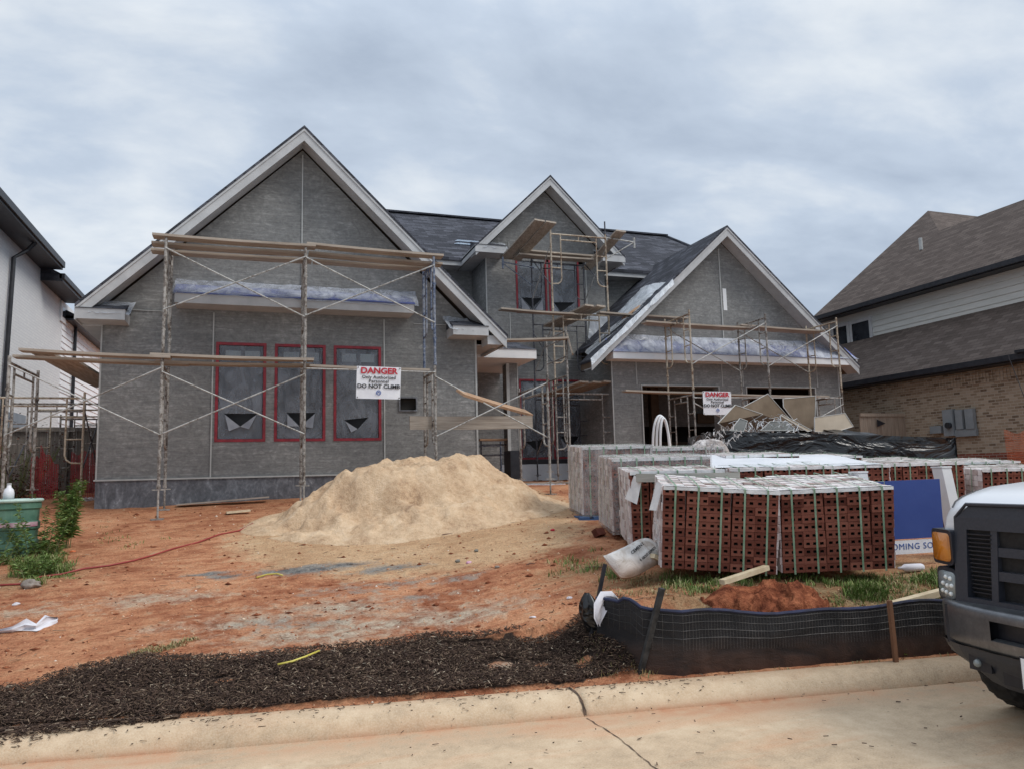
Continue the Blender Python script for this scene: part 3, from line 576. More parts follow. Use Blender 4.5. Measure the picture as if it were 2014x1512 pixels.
fr.box(a,a+.07,17.97,18.05,c,d); fr.box(b_-.07,b_,17.97,18.05,c,d); fr.box(a+.07,b_-.07,17.97,18.05,d-.07,d); dr = part('door', fr, M['red_tape'], H); g_ = MB(); g_.box(a+.03,b_-.03,18.1,18.13,c,d); part('door_pane', g_, M['glass'], dr)
m = MB(); m.box(4.3,9.2,15.9,19,1.0,1.42); m.box(4.0,4.23,15.9,19,1.0,1.42); part('porch_slab', m, plain('raw_slab_edge', (.12,.09,.07), (.25,.22,.20), 4, .9, .3), H)
# wall closing the house at the back
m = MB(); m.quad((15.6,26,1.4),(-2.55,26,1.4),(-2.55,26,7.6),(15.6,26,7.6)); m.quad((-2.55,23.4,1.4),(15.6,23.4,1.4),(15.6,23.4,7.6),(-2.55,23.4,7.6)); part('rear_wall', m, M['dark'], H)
# ------------------------------------------------------------------ white neighbour on the left
N1 = thing('white_brick_house', 'white painted brick house with black eaves beside the left fence', 'house', (-7.5, 24, 1.4))
X1 = -5.5
w = MB(); w.box(-12,X1,12,22.63,.9,7.52); zw2 = P(166,592,X=-4.98).z-.06; yw2 = P(166,592,X=-4.98).y-.25; w.box(-12,X1-.002,22.63,yw2,.9,zw2); part('wall', w, M['brick_white'], N1)
w = MB(); w.box(X1-.05,X1+.03,12,12.3,1,7.4); part('corner_board', w, M['trim_w'], N1)
z3 = P(172,645,X=-5.15).z
sd = MB()
for k in range(40):
    z = 1.3+k*.185
    if z > z3-.15: break
    sd.add([(X1-.01,yw2,z),(X1-.01,42,z),(X1-.01,42,z+.185),(X1-.01,yw2,z+.185),(X1+.022,yw2,z),(X1+.022,42,z),(X1,42,z+.185),(X1,yw2,z+.185)], [(4,5,6,7),(0,1,5,4),(3,0,4,7)])
part('siding', sd, M['siding_w'], N1)
w = MB(); w.box(-12,X1-.02,yw2,42,.9,z3-.02); part('rear_wall', w, M['siding_w'], N1)
e = MB(); e.prismY([(-5.0,7.50),(-5.0,7.64),(-8.5,9.6),(-12,7.64),(-12,7.5)][::-1], 10, 22.62); part('roof', e, M['shingle'], N1)
e = MB(); e.box(-5.62,-4.98,10,22.64,7.44,7.50); e.box(-5.06,-4.93,10,22.66,7.50,7.66); part('soffit', e, M['black'], N1)
y2 = P(166,592,X=-4.98); z2 = y2.z
e = MB(); e.prismY([(-5.0,z2-.02),(-5.0,z2+.1),(-8.5,z2+2.0),(-12,z2)][::-1], 22.66, y2.y); part('roof', e, M['shingle'], N1)
e = MB(); e.box(-5.6,-4.98,22.66,y2.y,z2-.10,z2-.02); e.box(-5.06,-4.93,22.66,y2.y,z2-.02,z2+.12); part('soffit', e, M['black'], N1)
y3 = P(197,660,X=-5.15)
e = MB(); e.prismY([(-5.2,z3),(-5.2,z3+.12),(-8.5,z3+1.8),(-12,z3)][::-1], y2.y+.02, 42); e.box(-5.5,-5.12,y2.y+.02,42,z3-.06,z3+.08); part('roof', e, M['black'], N1)
wa, wb_ = P(120,600,X=X1), P(140,640,X=X1)
wf = MB(); wf.box(X1-.02,X1+.04,wa.y-.1,wb_.y+.1,wb_.z-.15,wa.z+.12); wn_ = part('window', wf, M['trim_w'], N1); wf = MB(); wf.box(X1,X1+.045,wa.y+.05,wb_.y-.05,wb_.z,wa.z-.05); part('pane', wf, M['glass'], wn_)
d0 = P(149,640,X=X1+.08); m = MB(); m.tube([(X1+.45,d0.y-.2,d0.z+.25),(X1+.08,d0.y,d0.z),(X1+.08,d0.y,1.3)], .05, 8); part('downspout', m, M['black'], N1); m = MB(); m.tube([(-5.05,20.2,7.45),(-5.2,20.2,7.25),(X1+.08,20.0,7.0),(X1+.08,19.7,1.4)], .05, 8); part('downspout', m, M['black'], N1)
u0, u1 = P(22,810,X=X1+.2), P(40,930,X=X1+.2); m = MB(); m.box(X1+.0,X1+.25,u0.y,u0.y+1.0,1.7,u0.z); part('utility_box', m, plain('grey_cabinet', (.22,.25,.29), (.28,.31,.35), 3, .5), N1)
# left yard fence
fg = thing('wooden_fence', 'weathered grey board fence between the white house and the stucco house', 'fence', (-4.0, 19, 1.3))
m = MB(); x = -5.45
while x < -2.6:
    wd_ = .135; zt = 2.93+random.uniform(-.015,.015); m.box(x, x+wd_, 19+random.uniform(-.006,.006), 19.022, 1.2, zt); x += wd_+.006
part('board', m, M['fence_wood'], fg); m = MB(); m.box(-5.46,-2.57,18.93,18.97,2.86,2.95); m.box(-5.46,-2.57,18.95,18.985,1.6,1.69); part('rail', m, M['fence_wood'], fg)
m = MB(); m.box(-5.3,-5.18,18.88,18.99,1.2,2.98); part('post', m, M['fence_wood'], fg); m = MB(); m.box(-4.0,-3.9,18.9,18.99,1.2,2.95); part('post', m, M['fence_wood'], fg)
# ------------------------------------------------------------------ brick neighbour on the right
N2 = thing('brick_neighbour_house', 'tan brick house with brown shingle roofs and cream upper siding at the right edge', 'house', (19, 16, 1.4))
XB, XS = 18.1, 19.7
w = MB(); w.box(XB, 30, 4, 24, 1.9, 4.15); part('wall', w, M['brick_tan'], N2)
w = MB(); w.box(XB-.02, 30, 4, 24, .8, 1.9); part('base_wall', w, M['brick_red_old'], N2)
w = MB(); y = 4.0
while y < 24: w.box(XB-.03, XB+.0, y, y+.085, 3.72, 4.02); y += .097
part('soldier_course', w, M['brick_tan'], N2)
r = MB(); r.add([(17.65,2,4.28),(17.65,24.4,4.28),(XS+.05,24.4,6.02),(XS+.05,2,6.02),(17.65,2,4.18),(17.65,24.4,4.18),(XS+.05,24.4,4.18),(XS+.05,2,4.18)], [(1,0,3,2),(0,1,5,4),(4,5,6,7),(1,2,6,5)]); part('lower_roof', r, M['shingle_b'], N2)
r = MB(); r.box(17.56,17.70,2,24.4,4.12,4.27); r.box(17.66,XB+.1,2,24.4,4.08,4.13); gt = part('gutter', r, M['black'], N2)
r = MB(); r.box(17.5,17.75,11.4,13.2,4.27,4.34); r.tube([(17.6,13.0,4.2),(17.8,13.0,4.0),(18.0,12.8,3.8),(18.0,12.8,1.5)], .05); part('downspout', r, M['black'], N2)
sd = MB(); z = 5.7
while z < 7.1:
    sd.add([(XS,2,z),(XS,22.6,z),(XS,22.6,z+.19),(XS,2,z+.19),(XS-.028,2,z),(XS-.028,22.6,z),(XS-.004,22.6,z+.19),(XS-.004,2,z+.19)], [(5,4,7,6),(1,0,4,5),(1,5,6,2)]); z += .19
part('siding', sd, M['siding'], N2); w = MB(); w.box(XS+.001,30,2,22.6,4.5,7.1); part('upper_wall', w, M['siding'], N2)
for (pa, pb) in (((1676,640),(1712,672)),((1640,650),(1668,680))):
    a, b_ = P(*pa, X=XS-.04), P(*pb, X=XS-.04); y0, y1 = min(a.y,b_.y), max(a.y,b_.y)
    zc = (a.z+b_.z)/2; wf = MB(); wf.box(XS-.06,XS-.001,y0-.12,y1+.12,zc-.55,zc+.5); q = part('window', wf, M['trim'], N2); wf = MB(); wf.box(XS-.066,XS-.05,y0,y1,zc-.43,zc+.38); part('pane', wf, M['glass'], q)
ex, ez = 19.25, 7.05
mS = .80
def onS(px, py):          # a point of the big slope
    nrm = Vector((-mS, 0, 1)); r_ = Vector(ray(px, py)); t = (Vector((ex,0,ez)) - Vector(CC)).dot(nrm)/r_.dot(nrm); return Vector(CC)+r_*t
pk = onS(1825,415); rg = onS(2014,393); e1 = P(1595,622,X=ex); e1.z = ez; vl = onS(1838,463)
r = MB(); zr_ = rg.z; xr2 = ex+(zr_-ez)/mS; pz = pk.z
r.add([(ex,0,ez),(ex,e1.y,ez),tuple(pk),(xr2,vl.y,zr_),(xr2,0,zr_)], [(1,0,4,3,2)])
r.add([tuple(pk),(pk.x+14,pk.y,pz),(pk.x+14,vl.y,zr_),(xr2,vl.y,zr_)], [(0,3,2,1)])
r.add([(xr2,0,zr_),(xr2,vl.y,zr_),(xr2+5,vl.y,ez),(xr2+5,0,ez)], [(0,1,2,3)])
r.add([tuple(pk),(pk.x+14,pk.y,pz),(pk.x+14,e1.y+2,ez),(ex,e1.y,ez)], [(0,1,2,3)])
part('upper_roof', r, M['shingle_b'], N2)
r = MB(); r.box(ex-.10,ex+.05,0,e1.y+.05,ez-.13,ez+.01); r.box(ex,XS+.0,0,e1.y,ez-.16,ez-.12); r.box(ex,XS+3,e1.y-.02,e1.y+.05,ez-.13,ez); part('upper_gutter', r, M['black'], N2)
vp = onS(1812,492); r = MB(); r.tube([vp, vp+Vector((0,0,.42))], .06); part('vent_pipe', r, M['bead'], N2)
up = thing('electric_meter_panel', 'grey electric meter box with two breaker cabinets on the tan brick wall', 'meter box', (XB, P(1895,850,X=XB).y, 2.3))
def mp(px0, py0, px1, py1, t, name, o=0.0, mat=None):
    a, b_ = P(px0, py0, X=XB-t), P(px1, py1, X=XB-t); q = MB(); q.box(XB-t, XB-.032-o, b_.y, a.y, min(a.z,b_.z), max(a.z,b_.z)); return part(name, q, mat or M['meter'], up)
M['meter'] = plain('grey_enamel_steel', (.20,.225,.24), (.25,.275,.29), 3, .45, .03)
mp(1852,806,1876,856,.17,'cabinet'); mp(1877,806,1894,843,.14,'breaker_box'); mp(1896,804,1916,842,.14,'breaker_box'); mp(1878,845,1920,856,.12,'wireway'); mp(1828,838,1851,851,.12,'small_box')
q = MB(); c = P(1866,836,X=XB-.2); q.tube([(XB-.17,c.y,c.z),(XB-.26,c.y,c.z)], .085, 16); part('meter', q, M['glass'], up)
gf = thing('side_gate', 'tan wooden side gate in front of the tan brick wall', 'gate', (17.2, 17.5, 1.4))
m = MB(); a, b_ = P(1690,815,Y=17.2), P(1785,812,Y=17.2); x = a.x
while x < b_.x: m.box(x, x+.135, 17.2, 17.225, 1.3, a.z+random.uniform(-.02,.02)); x += .142
part('board', m, M['fence_new'], gf); m = MB(); m.box(a.x, b_.x+.1, 17.16, 17.2, a.z-.05, a.z+.04); m.box(b_.x,b_.x+.1,17.15,17.25,1.3,a.z+.04); part('rail', m, M['fence_new'], gf)
m = MB(); hz = P(1725,832,Y=17.14); m.add([(hz.x,17.14,hz.z+.12),(hz.x,17.14,hz.z-.1),(hz.x+.32,17.14,hz.z)], [(0,1,2)]); part('hinge', m, M['black'], gf)
# ------------------------------------------------------------------ scaffolding
def arch_frame(A, B, z0, z1, r=.022, full=False):
    """end frame between plan points A and B: two legs, double header, inner ladder posts curving into the legs"""
    A, B = Vector((*A, 0)), Vector((*B, 0)); d = (B-A); L = d.length; d.normalize(); m = MB()
    p = lambda s, z: A + d*s + Vector((0,0,z))
    m.tube([p(0,z0), p(0,z1)], r); m.tube([p(L,z0), p(L,z1)], r)
    m.tube([p(0,z1-.10), p(L,z1-.10)], r*.9)
    if full:
        for z in np.arange(z0+.28, z1-.15, .42): m.tube([p(0,z), p(L,z)], r*.7)
    else:
        i = min(.27, L*.27); m.tube([p(i,z1-.24), p(L-i,z1-.24)], r*.8); zc = z0+.62
        for s0, s1 in ((0,i),(L,L-i)):
            sg = 1 if s1 > s0 else -1
            m.tube([p(s1,z1-.12), p(s1,zc+.14), p(s1-sg*.03,zc+.06), p(s1-sg*.10,zc+.01), p(s0,zc)], r*.75)
            for z in (zc+.42, zc+.80): 
                if z < z1-.3: m.tube([p(s0,z), p(s1,z)], r*.65, 6)
        m.tube([p(L/2,z1-.1), p(L/2,z1-.24)], r*.6, 6)
    for s in (0, L):
        m.tube([p(s,z0-.03), p(s,z0+.03)], r*1.35); 
        for z in (z0+.45, z1-.5): m.obox(p(s,z), d, (0,0,1), d.cross(Vector((0,0,1))), .006, .02, .035)
    return m
def base_jack(x, y, zt, zgr):
    m = MB(); m.tube([(x,y,zgr+.02),(x,y,zt+.05)], .016); m.box(x-.09,x+.09,y-.09,y+.09,zgr+.0,zgr+.022); m.beam((x-.09,y,zt-.02),(x+.09,y,zt-.02),.03,.018); return m
def scaffold(label, loc): return thing('scaffold', label, 'scaffold', loc, group='tube scaffolds round the house')
def brace(root, p, q, mt='pipe_g', r=.013): part('brace', MB().tube([p, q], r, 6), M[mt], root)
NPL = [0]
def plank(p0, p1, label, w=.235, t=.04, mat=None, up=(0,0,1), nose=0):
    p0, p1 = Vector(p0), Vector(p1); d = (p1-p0).normalized(); L = (p1-p0).length; sd = d.cross(Vector(up)).normalized(); u = sd.cross(d); m = MB(); n = 10; NPL[0] += 1
    for i in range(n+1):
        f = i/n; c = p0+d*L*f - u*(.012 if L > 1.4 else .003)*math.sin(math.pi*f) + sd*.004*math.sin(f*7+NPL[0])
        for a, b in ((-1,-1),(1,-1),(1,1),(-1,1)): m.v.append(tuple(c+sd*a*w/2+u*b*t/2))
    for i in range(n):
        for k in range(4): a = i*4+k; b = i*4+(k+1)%4; m.f.append((a, b, b+4, a+4))
    m.f += [(3,2,1,0), (n*4, n*4+1, n*4+2, n*4+3)]
    if mat is None: mat = M['plank'] if abs(d.x) > abs(d.y) else M['plank_x']
    return solo('plank', m, mat, label, 'plank', tuple(p0), 'scaffold planks and loose boards')
# --- S1: front scaffold of the left wing
YF, YR = 13.05, 13.95
s1 = scaffold('tall two-storey tube scaffold in front of the left gable and its three red-taped windows', (0.8, 13.5, zg(.8,13.5)))
XS1 = [-1.42, .78, 3.03]
for i, x in enumerate(XS1):
    zb = 1.56
    part('frame', arch_frame((x,YF),(x,YR),zb+.05,3.62,.024), M['pipe'], s1)
    part('frame', arch_frame((x+.005,YF),(x+.005,YR),3.66,5.62,.024), M['pipe'] if i < 2 else M['pipe_b'], s1)
    for y in (YF, YR): part('base_jack', base_jack(x, y, 1.58, zg(x,y)-.01), M['pipe'], s1)
for i in (0, 1):
    a, b = XS1[i], XS1[i+1]
    if i == 0: brace(s1,(a,YF-.02,3.42),(b,YF-.02,2.42)); brace(s1,(a,YF-.05,2.42),(b,YF-.05,3.42))
    brace(s1,(a,YF-.02,5.45),(b,YF-.02,4.40)); brace(s1,(a,YF-.05,4.42),(b,YF-.05,5.45))
brace(s1,(XS1[1],YF-.02,3.52),(XS1[2],YF-.02,3.50))
# left end bay
xl = -3.52
part('frame', arch_frame((xl,13.05),(xl,14.65),1.62,3.62,.024), M['pipe'], s1)
for y in (13.05,14.65): part('base_jack', base_jack(xl, y, 1.63, zg(xl,y)-.01), M['pipe'], s1)
brace(s1,(xl,YF-.03,3.48),(XS1[0],YF-.03,2.42)); brace(s1,(xl,YF-.06,2.42),(XS1[0],YF-.06,3.48))
# right low bay
part('frame', arch_frame((5.16,13.0),(5.16,14.6),1.55,3.42,.024), M['pipe'], s1)
for y in (13.0,14.6): part('base_jack', base_jack(5.16, y, 1.58, zg(5.16,y)-.01), M['pipe'], s1)
brace(s1,(XS1[2],YF-.02,3.42),(5.16,YF-.02,2.32)); brace(s1,(XS1[2],YF-.05,2.36),(5.16,YF-.05,3.34))
plank((-1.62,13.12,5.66),(.95,13.12,5.66),'front plank on the top level of the tall scaffold, left half')
plank((-1.66,13.38,5.60),(.80,13.38,5.60),'second plank on the top level of the tall scaffold, left half')
plank((-1.70,13.66,5.56),(.92,13.66,5.56),'rear plank on the top level of the tall scaffold, left half')
plank((.80,13.14,5.70),(3.22,13.14,5.66),'front plank on the top level of the tall scaffold, right half')
plank((.85,13.40,5.62),(3.26,13.40,5.58),'second plank on the top level of the tall scaffold, right half')
plank((.95,13.66,5.56),(3.12,13.66,5.56),'rear plank on the top level of the tall scaffold, right half')
plank((-1.60,13.14,3.70),(.93,13.14,3.68),'front plank at window height on the left scaffold, over the first window')
plank((-1.55,13.40,3.62),(.88,13.40,3.62),'second plank at window height on the left scaffold, over the first window')
plank((.60,13.66,3.66),(3.05,13.66,3.62),'plank at window height on the left scaffold, behind the large danger banner')
plank((-3.40,13.12,3.72),(-1.30,13.12,3.66),'front plank bridging to the far left end frame of the scaffold')
plank((-3.55,13.40,3.66),(-1.05,13.40,3.60),'second plank bridging to the far left end frame of the scaffold')
plank((-3.2,13.45,3.75),(-3.0,17.4,3.68),'board running back along the left side of the house on the scaffold', .29, .04)
plank((-2.92,13.95,3.70),(-2.72,17.9,3.66),'inner board running back along the left wall on the scaffold', .26, .04)
# --- S2: side scaffold by the fence
s2 = scaffold('low rusty scaffold frames standing between the house and the wooden fence', (-3.8, 16, zg(-3.8,16)))
for k, (y, x0, x1, z) in enumerate(((14.9,-4.35,-2.85,3.28),(16.4,-4.35,-2.85,3.32),(17.9,-4.3,-2.8,3.34),(18.6,-4.0,-2.62,3.2))):
    part('frame', arch_frame((x0,y),(x1,y),1.42,z,.02), M['pipe_y'] if k % 2 == 0 else M['pipe'], s2)
for (p, q) in (((-4.35,14.9,3.0),(-4.35,16.4,1.9)),((-4.35,14.9,1.9),(-4.35,16.4,3.0)),((-2.85,14.9,3.0),(-2.85,16.4,1.9)),((-2.85,14.9,1.9),(-2.85,16.4,3.0)),((-4.35,16.4,1.8),(-4.3,17.9,3.0))): brace(s2,p,q,'pipe_d')
# --- S3: tower before the centre bay
yA, yB = 17.2, 18.62
s3 = scaffold('tall narrow scaffold tower in front of the centre gable window', (7.8, 17.9, zg(7.8,17.9)))
x0, x1 = 7.04, 8.58
for k, (za, zb) in enumerate(((1.62,3.72),(3.76,5.74),(5.78,7.80))):
    part('frame', arch_frame((x0,yA),(x1,yA),za,zb,.024), M['pipe_y'] if k else M['pipe'], s3)
    part('frame', arch_frame((x0,yB),(x1,yB),za,zb-.35*(k==2),.022), M['pipe_d'], s3)
    for x in (x0, x1):
        brace(s3,(x,yA,zb-.35),(x,yB,za+.55),'pipe_g'); brace(s3,(x,yA,za+.55),(x,yB,zb-.35),'pipe_d')
for x in (x0,x1):
    for y in (yA,yB): part('base_jack', base_jack(x,y,1.65,zg(x,y)), M['pipe'], s3)
m = MB(); m.tube([(x1,yA,7.7),(x1,yA,8.15)], .02); part('pin', m, M['pipe_d'], s3)
m = MB(); m.tube([(6.2,18.55,7.28),(7.1,18.6,7.2)],.02); m.tube([(6.2,18.55,7.25),(7.05,18.6,6.7)],.014); m.tube([(6.2,18.55,7.10),(6.2,18.55,7.42)],.03); part('side_bracket', m, M['pipe_b'], s3)
m = MB(); m.tube([(x1,yA,7.72),(9.42,yA,7.66)],.02); m.tube([(9.42,yA,7.66),(x1,yA,7.15)],.014); m.tube([(9.42,yA,7.5),(9.42,yA,7.78)],.03); part('side_bracket', m, M['pipe_g'], s3)
plank((6.97,16.95,7.92),(6.62,18.72,7.42),'left board of the pair sloping back on top of the centre tower', .3,.045,M['plank_x'])
plank((6.66,16.95,7.94),(6.32,18.72,7.44),'outer board of the pair sloping back on top of the centre tower', .3,.045,M['plank_x'])
plank((8.92,16.95,7.85),(8.72,18.75,7.30),'single board sloping back on the right of the centre tower top', .3,.045,M['plank_x'])
plank((6.6,18.50,7.62),(8.8,18.50,7.60),'upper rear plank across the top of the centre tower')
plank((6.5,18.22,7.40),(8.65,18.22,7.40),'lower rear plank across the top of the centre tower',.30)
plank((5.55,16.95,5.62),(7.5,17.05,5.60),'long plank below the centre window reaching left from the tower')
plank((7.95,16.98,5.84),(7.45,18.7,5.62),'left of two boards crossing the middle level of the centre tower',.29,.045,M['plank_x'])
plank((8.28,16.98,5.84),(7.78,18.7,5.62),'right of two boards crossing the middle level of the centre tower',.29,.045,M['plank_x'])
plank((8.2,17.0,5.66),(10.7,16.9,5.60),'plank running from the centre tower over the garage valley')
plank((7.75,17.0,3.90),(7.2,18.7,3.72),'left of two boards on the lowest level of the centre tower',.29,.045,M['plank_x'])
plank((8.1,17.0,3.90),(7.55,18.7,3.72),'middle board on the lowest level of the centre tower',.29,.045,M['plank_x'])
plank((8.4,17.0,3.92),(7.9,18.7,3.74),'right board on the lowest level of the centre tower',.29,.045,M['plank_x'])
plank((4.55,15.3,4.52),(6.5,15.1,4.60),'plank resting just above the small porch roof')
plank((6.52,15.15,4.72),(6.62,15.1,4.25),'short board end hanging off the porch plank',.2,.035)
s5 = scaffold('slim leg pair and ladder frame right of the porch roof', (6.0, 15.2, zg(6,15.2)))
part('frame', arch_frame((6.52,15.2),(6.52,16.4),1.7,3.9,.022), M['pipe'], s5); part('frame', arch_frame((6.52,15.2),(6.52,16.4),3.94,4.9,.022,True), M['pipe'], s5)
for y in (15.2,16.4): part('base_jack', base_jack(6.52,y,1.72,zg(6.52,y)), M['pipe'], s5)
# boards in the cross brace by the porch
plank(P(905,772,Y=12.9),P(1040,812,Y=13.7),'reddish board lying diagonally on the cross braces beside the porch',.26,.045,M['plank_red'],(0,-.55,1))
a, b = P(806,831,Y=13.35), P(1047,829,Y=13.35); plank(a, b, 'wide board standing on edge behind the scaffold braces beside the porch', .04,.24,M['plank'])
# --- S4: garage scaffold
s4 = scaffold('long scaffold across the garage front with ladder end frames', (12, 15.8, zg(12,15.8)))
yg, yh = 15.2, 16.32; XG = [9.70, 11.85, 14.02]
for i, x in enumerate(XG):
    part('frame', arch_frame((x,yg),(x,yh),1.55,3.50,.022), M['pipe'], s4)
    part('frame', arch_frame((x,yg),(x,yh),3.54,5.42,.022), M['pipe_y'] if i != 1 else M['pipe'], s4)
    for y in (yg,yh): part('base_jack', base_jack(x,y,1.58,zg(x,y)), M['pipe'], s4)
for i in (0,1):
    a, b = XG[i], XG[i+1]
    brace(s4,(a,yh,5.2),(b,yh,4.15)); brace(s4,(a,yg-.02,4.12),(b,yg-.02,5.2)); 
brace(s4,(XG[0],yg-.02,3.2),(XG[1],yg-.02,2.2)); brace(s4,(XG[1],yg-.02,2.25),(XG[2],yg-.02,3.2)); brace(s4,(XG[0],yg-.02,3.33),(XG[2],yg-.02,3.36))
brace(s4,(XG[1],yh,3.3),(XG[2],yh,2.2))
plank((8.9,15.95,5.24),(11.9,15.95,5.20),'front plank along the top of the garage scaffold, left half',.26)
plank((9.1,16.2,5.26),(11.7,16.2,5.22),'rear plank along the top of the garage scaffold, left half',.26)
plank((11.6,15.95,5.26),(14.2,15.95,5.20),'front plank along the top of the garage scaffold, right half',.26)
plank((11.8,16.2,5.27),(14.3,16.2,5.22),'rear plank along the top of the garage scaffold, right half',.26)
plank((8.3,16.0,3.56),(10.9,15.75,3.50),'plank over the left garage door on the lower scaffold level',.26)
plank((10.7,15.85,3.48),(14.1,15.85,3.46),'plank over the right garage door on the lower scaffold level',.26)
# sawhorse-like frame in the porch
s6 = scaffold('short dark work platform standing in the porch beside the sand heap', (4.9,16.6,1.5))
m = MB(); a = P(946,866,Y=16.6); b = P(1000,866,Y=16.6)
part('frame', arch_frame((a.x,16.6),(b.x,16.6),1.42,a.z,.02,True), M['pipe_d'], s6); part('frame', arch_frame((a.x+.1,17.2),(b.x,17.2),1.42,a.z,.02,True), M['pipe_b'], s6)
m.box(a.x-.05,b.x+.05,16.5,16.85,a.z,a.z+.04); part('deck', m, M['plank_red'], s6)
# ------------------------------------------------------------------ writing
def text(name, s, size, mat, mw, parent, bold=.012, sx=1.0, align='CENTER', space=1.0):
    cu = bpy.data.curves.new(name, 'FONT'); cu.body = s; cu.size = size; cu.align_x = align; cu.align_y = 'CENTER'; cu.offset = bold*size; cu.space_character = space; cu.resolution_u = 3; cu.extrude = .0008
    o = bpy.data.objects.new(name, cu); COL.objects.link(o); bpy.context.view_layer.update()
    me = bpy.data.meshes.new_from_object(o.evaluated_get(bpy.context.evaluated_depsgraph_get())); bpy.data.objects.remove(o)
    me.name = name; org = Vector(ORG[parent.name]); sc = Matrix.Diagonal((sx,1,1,1)); me.transform(Matrix.Translation(-org) @ mw @ sc); me.materials.clear(); me.materials.append(mat)
    q = bpy.data.objects.new(name, me); COL.objects.link(q); q.parent = parent; ORG[q.name] = tuple(org); return q
M['ink_red'] = plain('sign_red_ink', (.42,.015,.03), (.50,.03,.05), 3, .5, 0); M['ink_black'] = plain('sign_black_ink', (.012,.012,.014), (.03,.03,.032), 3, .5, 0)
M['ink_blue'] = plain('sign_blue_ink', (.04,.09,.30), (.06,.12,.36), 3, .5, 0); M['vinyl'] = plain('white_vinyl', (.70,.70,.74), (.80,.80,.82), 5, .45, .35, .02)
def banner(corners, label):
    tl, tr, br, bl = map(Vector, corners); ux = (tr-tl); w = ux.length; ux.normalize(); uz = (tl-bl); h = uz.length; uz.normalize(); nrm = ux.cross(uz).normalized()
    ce = (tl+tr+br+bl)/4; t = thing('danger_banner', label, 'sign', tuple(ce - uz*h/2), group='white danger banners tied to the scaffolds')
    m = MB(); m.sheet(bl, br, tr, tl, 16, 12, .006, 5, 3); part('sheet', m, M['vinyl'], t, True)
    mw = lambda u, v, rot=0: Matrix.Translation(ce + ux*u*w + uz*v*h + nrm*.012) @ Matrix([[ux[i], uz[i], nrm[i], 0] for i in range(3)] + [[0,0,0,1]])
    text('heading', 'DANGER', h*.26, M['ink_red'], mw(0,.36), t, .035, w/h/1.42*1.12)
    text('line', 'Only Authorized', h*.135, M['ink_black'], mw(0,.165), t, .02, w/h/1.42*1.12, space=1.05)
    text('line', 'Personnel', h*.135, M['ink_black'], mw(0,.04), t, .02, w/h/1.42*1.12, space=1.05)
    text('line', 'DO NOT CLIMB', h*.178, M['ink_black'], mw(0,-.12), t, .03, w/h/1.42*1.08)
    lg = MB(); c = ce - uz*h*.31 + nrm*.012; ring = []
    def arc(r0, r1, a0, a1, oy=0):
        n = 20; o = len(lg.v)
        for k in range(n+1):
            a = a0+(a1-a0)*k/n
            for r in (r0, r1): lg.v.append(tuple(c + ux*math.cos(a)*r*h + uz*(math.sin(a)*r*h+oy*h)))
        for k in range(n): lg.f.append((o+2*k, o+2*k+1, o+2*k+3, o+2*k+2))
    arc(.052, .078, 0, 2*math.pi); arc(.018, .04, -.3, math.pi+.3, -.005)
    part('emblem', lg, M['ink_blue'], t)
    gm_ = MB()
    for cx_, cz_ in ((-.47,.46),(.47,.46),(-.47,-.46),(.47,-.46)): gm_.tube([ce+ux*cx_*w+uz*cz_*h+nrm*.004, ce+ux*cx_*w+uz*cz_*h+nrm*.014], .010, 8)
    part('eyelet', gm_, M['ink_black'], t); return t
yb_ = 12.96
banner([P(702,720,Y=yb_), P(789,723,Y=yb_), P(787,785,Y=yb_), P(700,783,Y=yb_)], 'larger white danger banner hanging on the left scaffold beside the third red window')
yb_ = 15.12
banner([P(1382,769,Y=yb_), P(1438,770,Y=yb_), P(1439,815,Y=yb_), P(1384,815,Y=yb_)], 'smaller white danger banner hanging on the scaffold before the garage doors')
# ------------------------------------------------------------------ bricks on pallets
def mk_brickcol(name, stops, rough=.9, sc=13):
    g = G(name); n = g.noise(g.vec('Object'), sc, 5, .65); n2 = g.noise(g.vec('Object'), 70, 3, .6); i = g.n('NewGeometry').outputs['Random Per Island']
    t = g.math('ADD', g.math('MULTIPLY', i, .55), g.math('MULTIPLY', n, .45)); col = g.ramp(t, stops)
    return g.end(col, rough, g.bump(n2, .4, .004), spec=.2)
M['br_red'] = mk_brickcol('fired_red_brick', [(.2, (.105,.032,.022)), (.5, (.185,.062,.042)), (.8, (.255,.096,.066))])
M['br_face'] = mk_brickcol('white_slurry_brick_face', [(.12, (.20,.10,.085)), (.30, (.46,.38,.36)), (.55, (.64,.58,.57)), (.85, (.74,.72,.71))], sc=9)
M['br_hole'] = plain('brick_core_hole', (.012,.005,.004), (.03,.012,.008), 9, .95, 0)
def mk_strap():
    g = G('green_plastic_strap'); n = g.noise(g.vec('Object'), 8, 3, .5); return g.end(g.ramp(n, [(.3, (.15,.25,.16)), (.7, (.27,.38,.27))]), .35, None, spec=.5)
M['strap'] = mk_strap(); M['paper'] = plain('white_edge_paper', (.62,.62,.62), (.78,.78,.77), 10, .7, .5, .02)
M['wrap'] = mk_film('stretch_wrap', (.66,.64,.63), (.12,.55), bs=1.0)
BW, BH, BD = .200, .073, .092
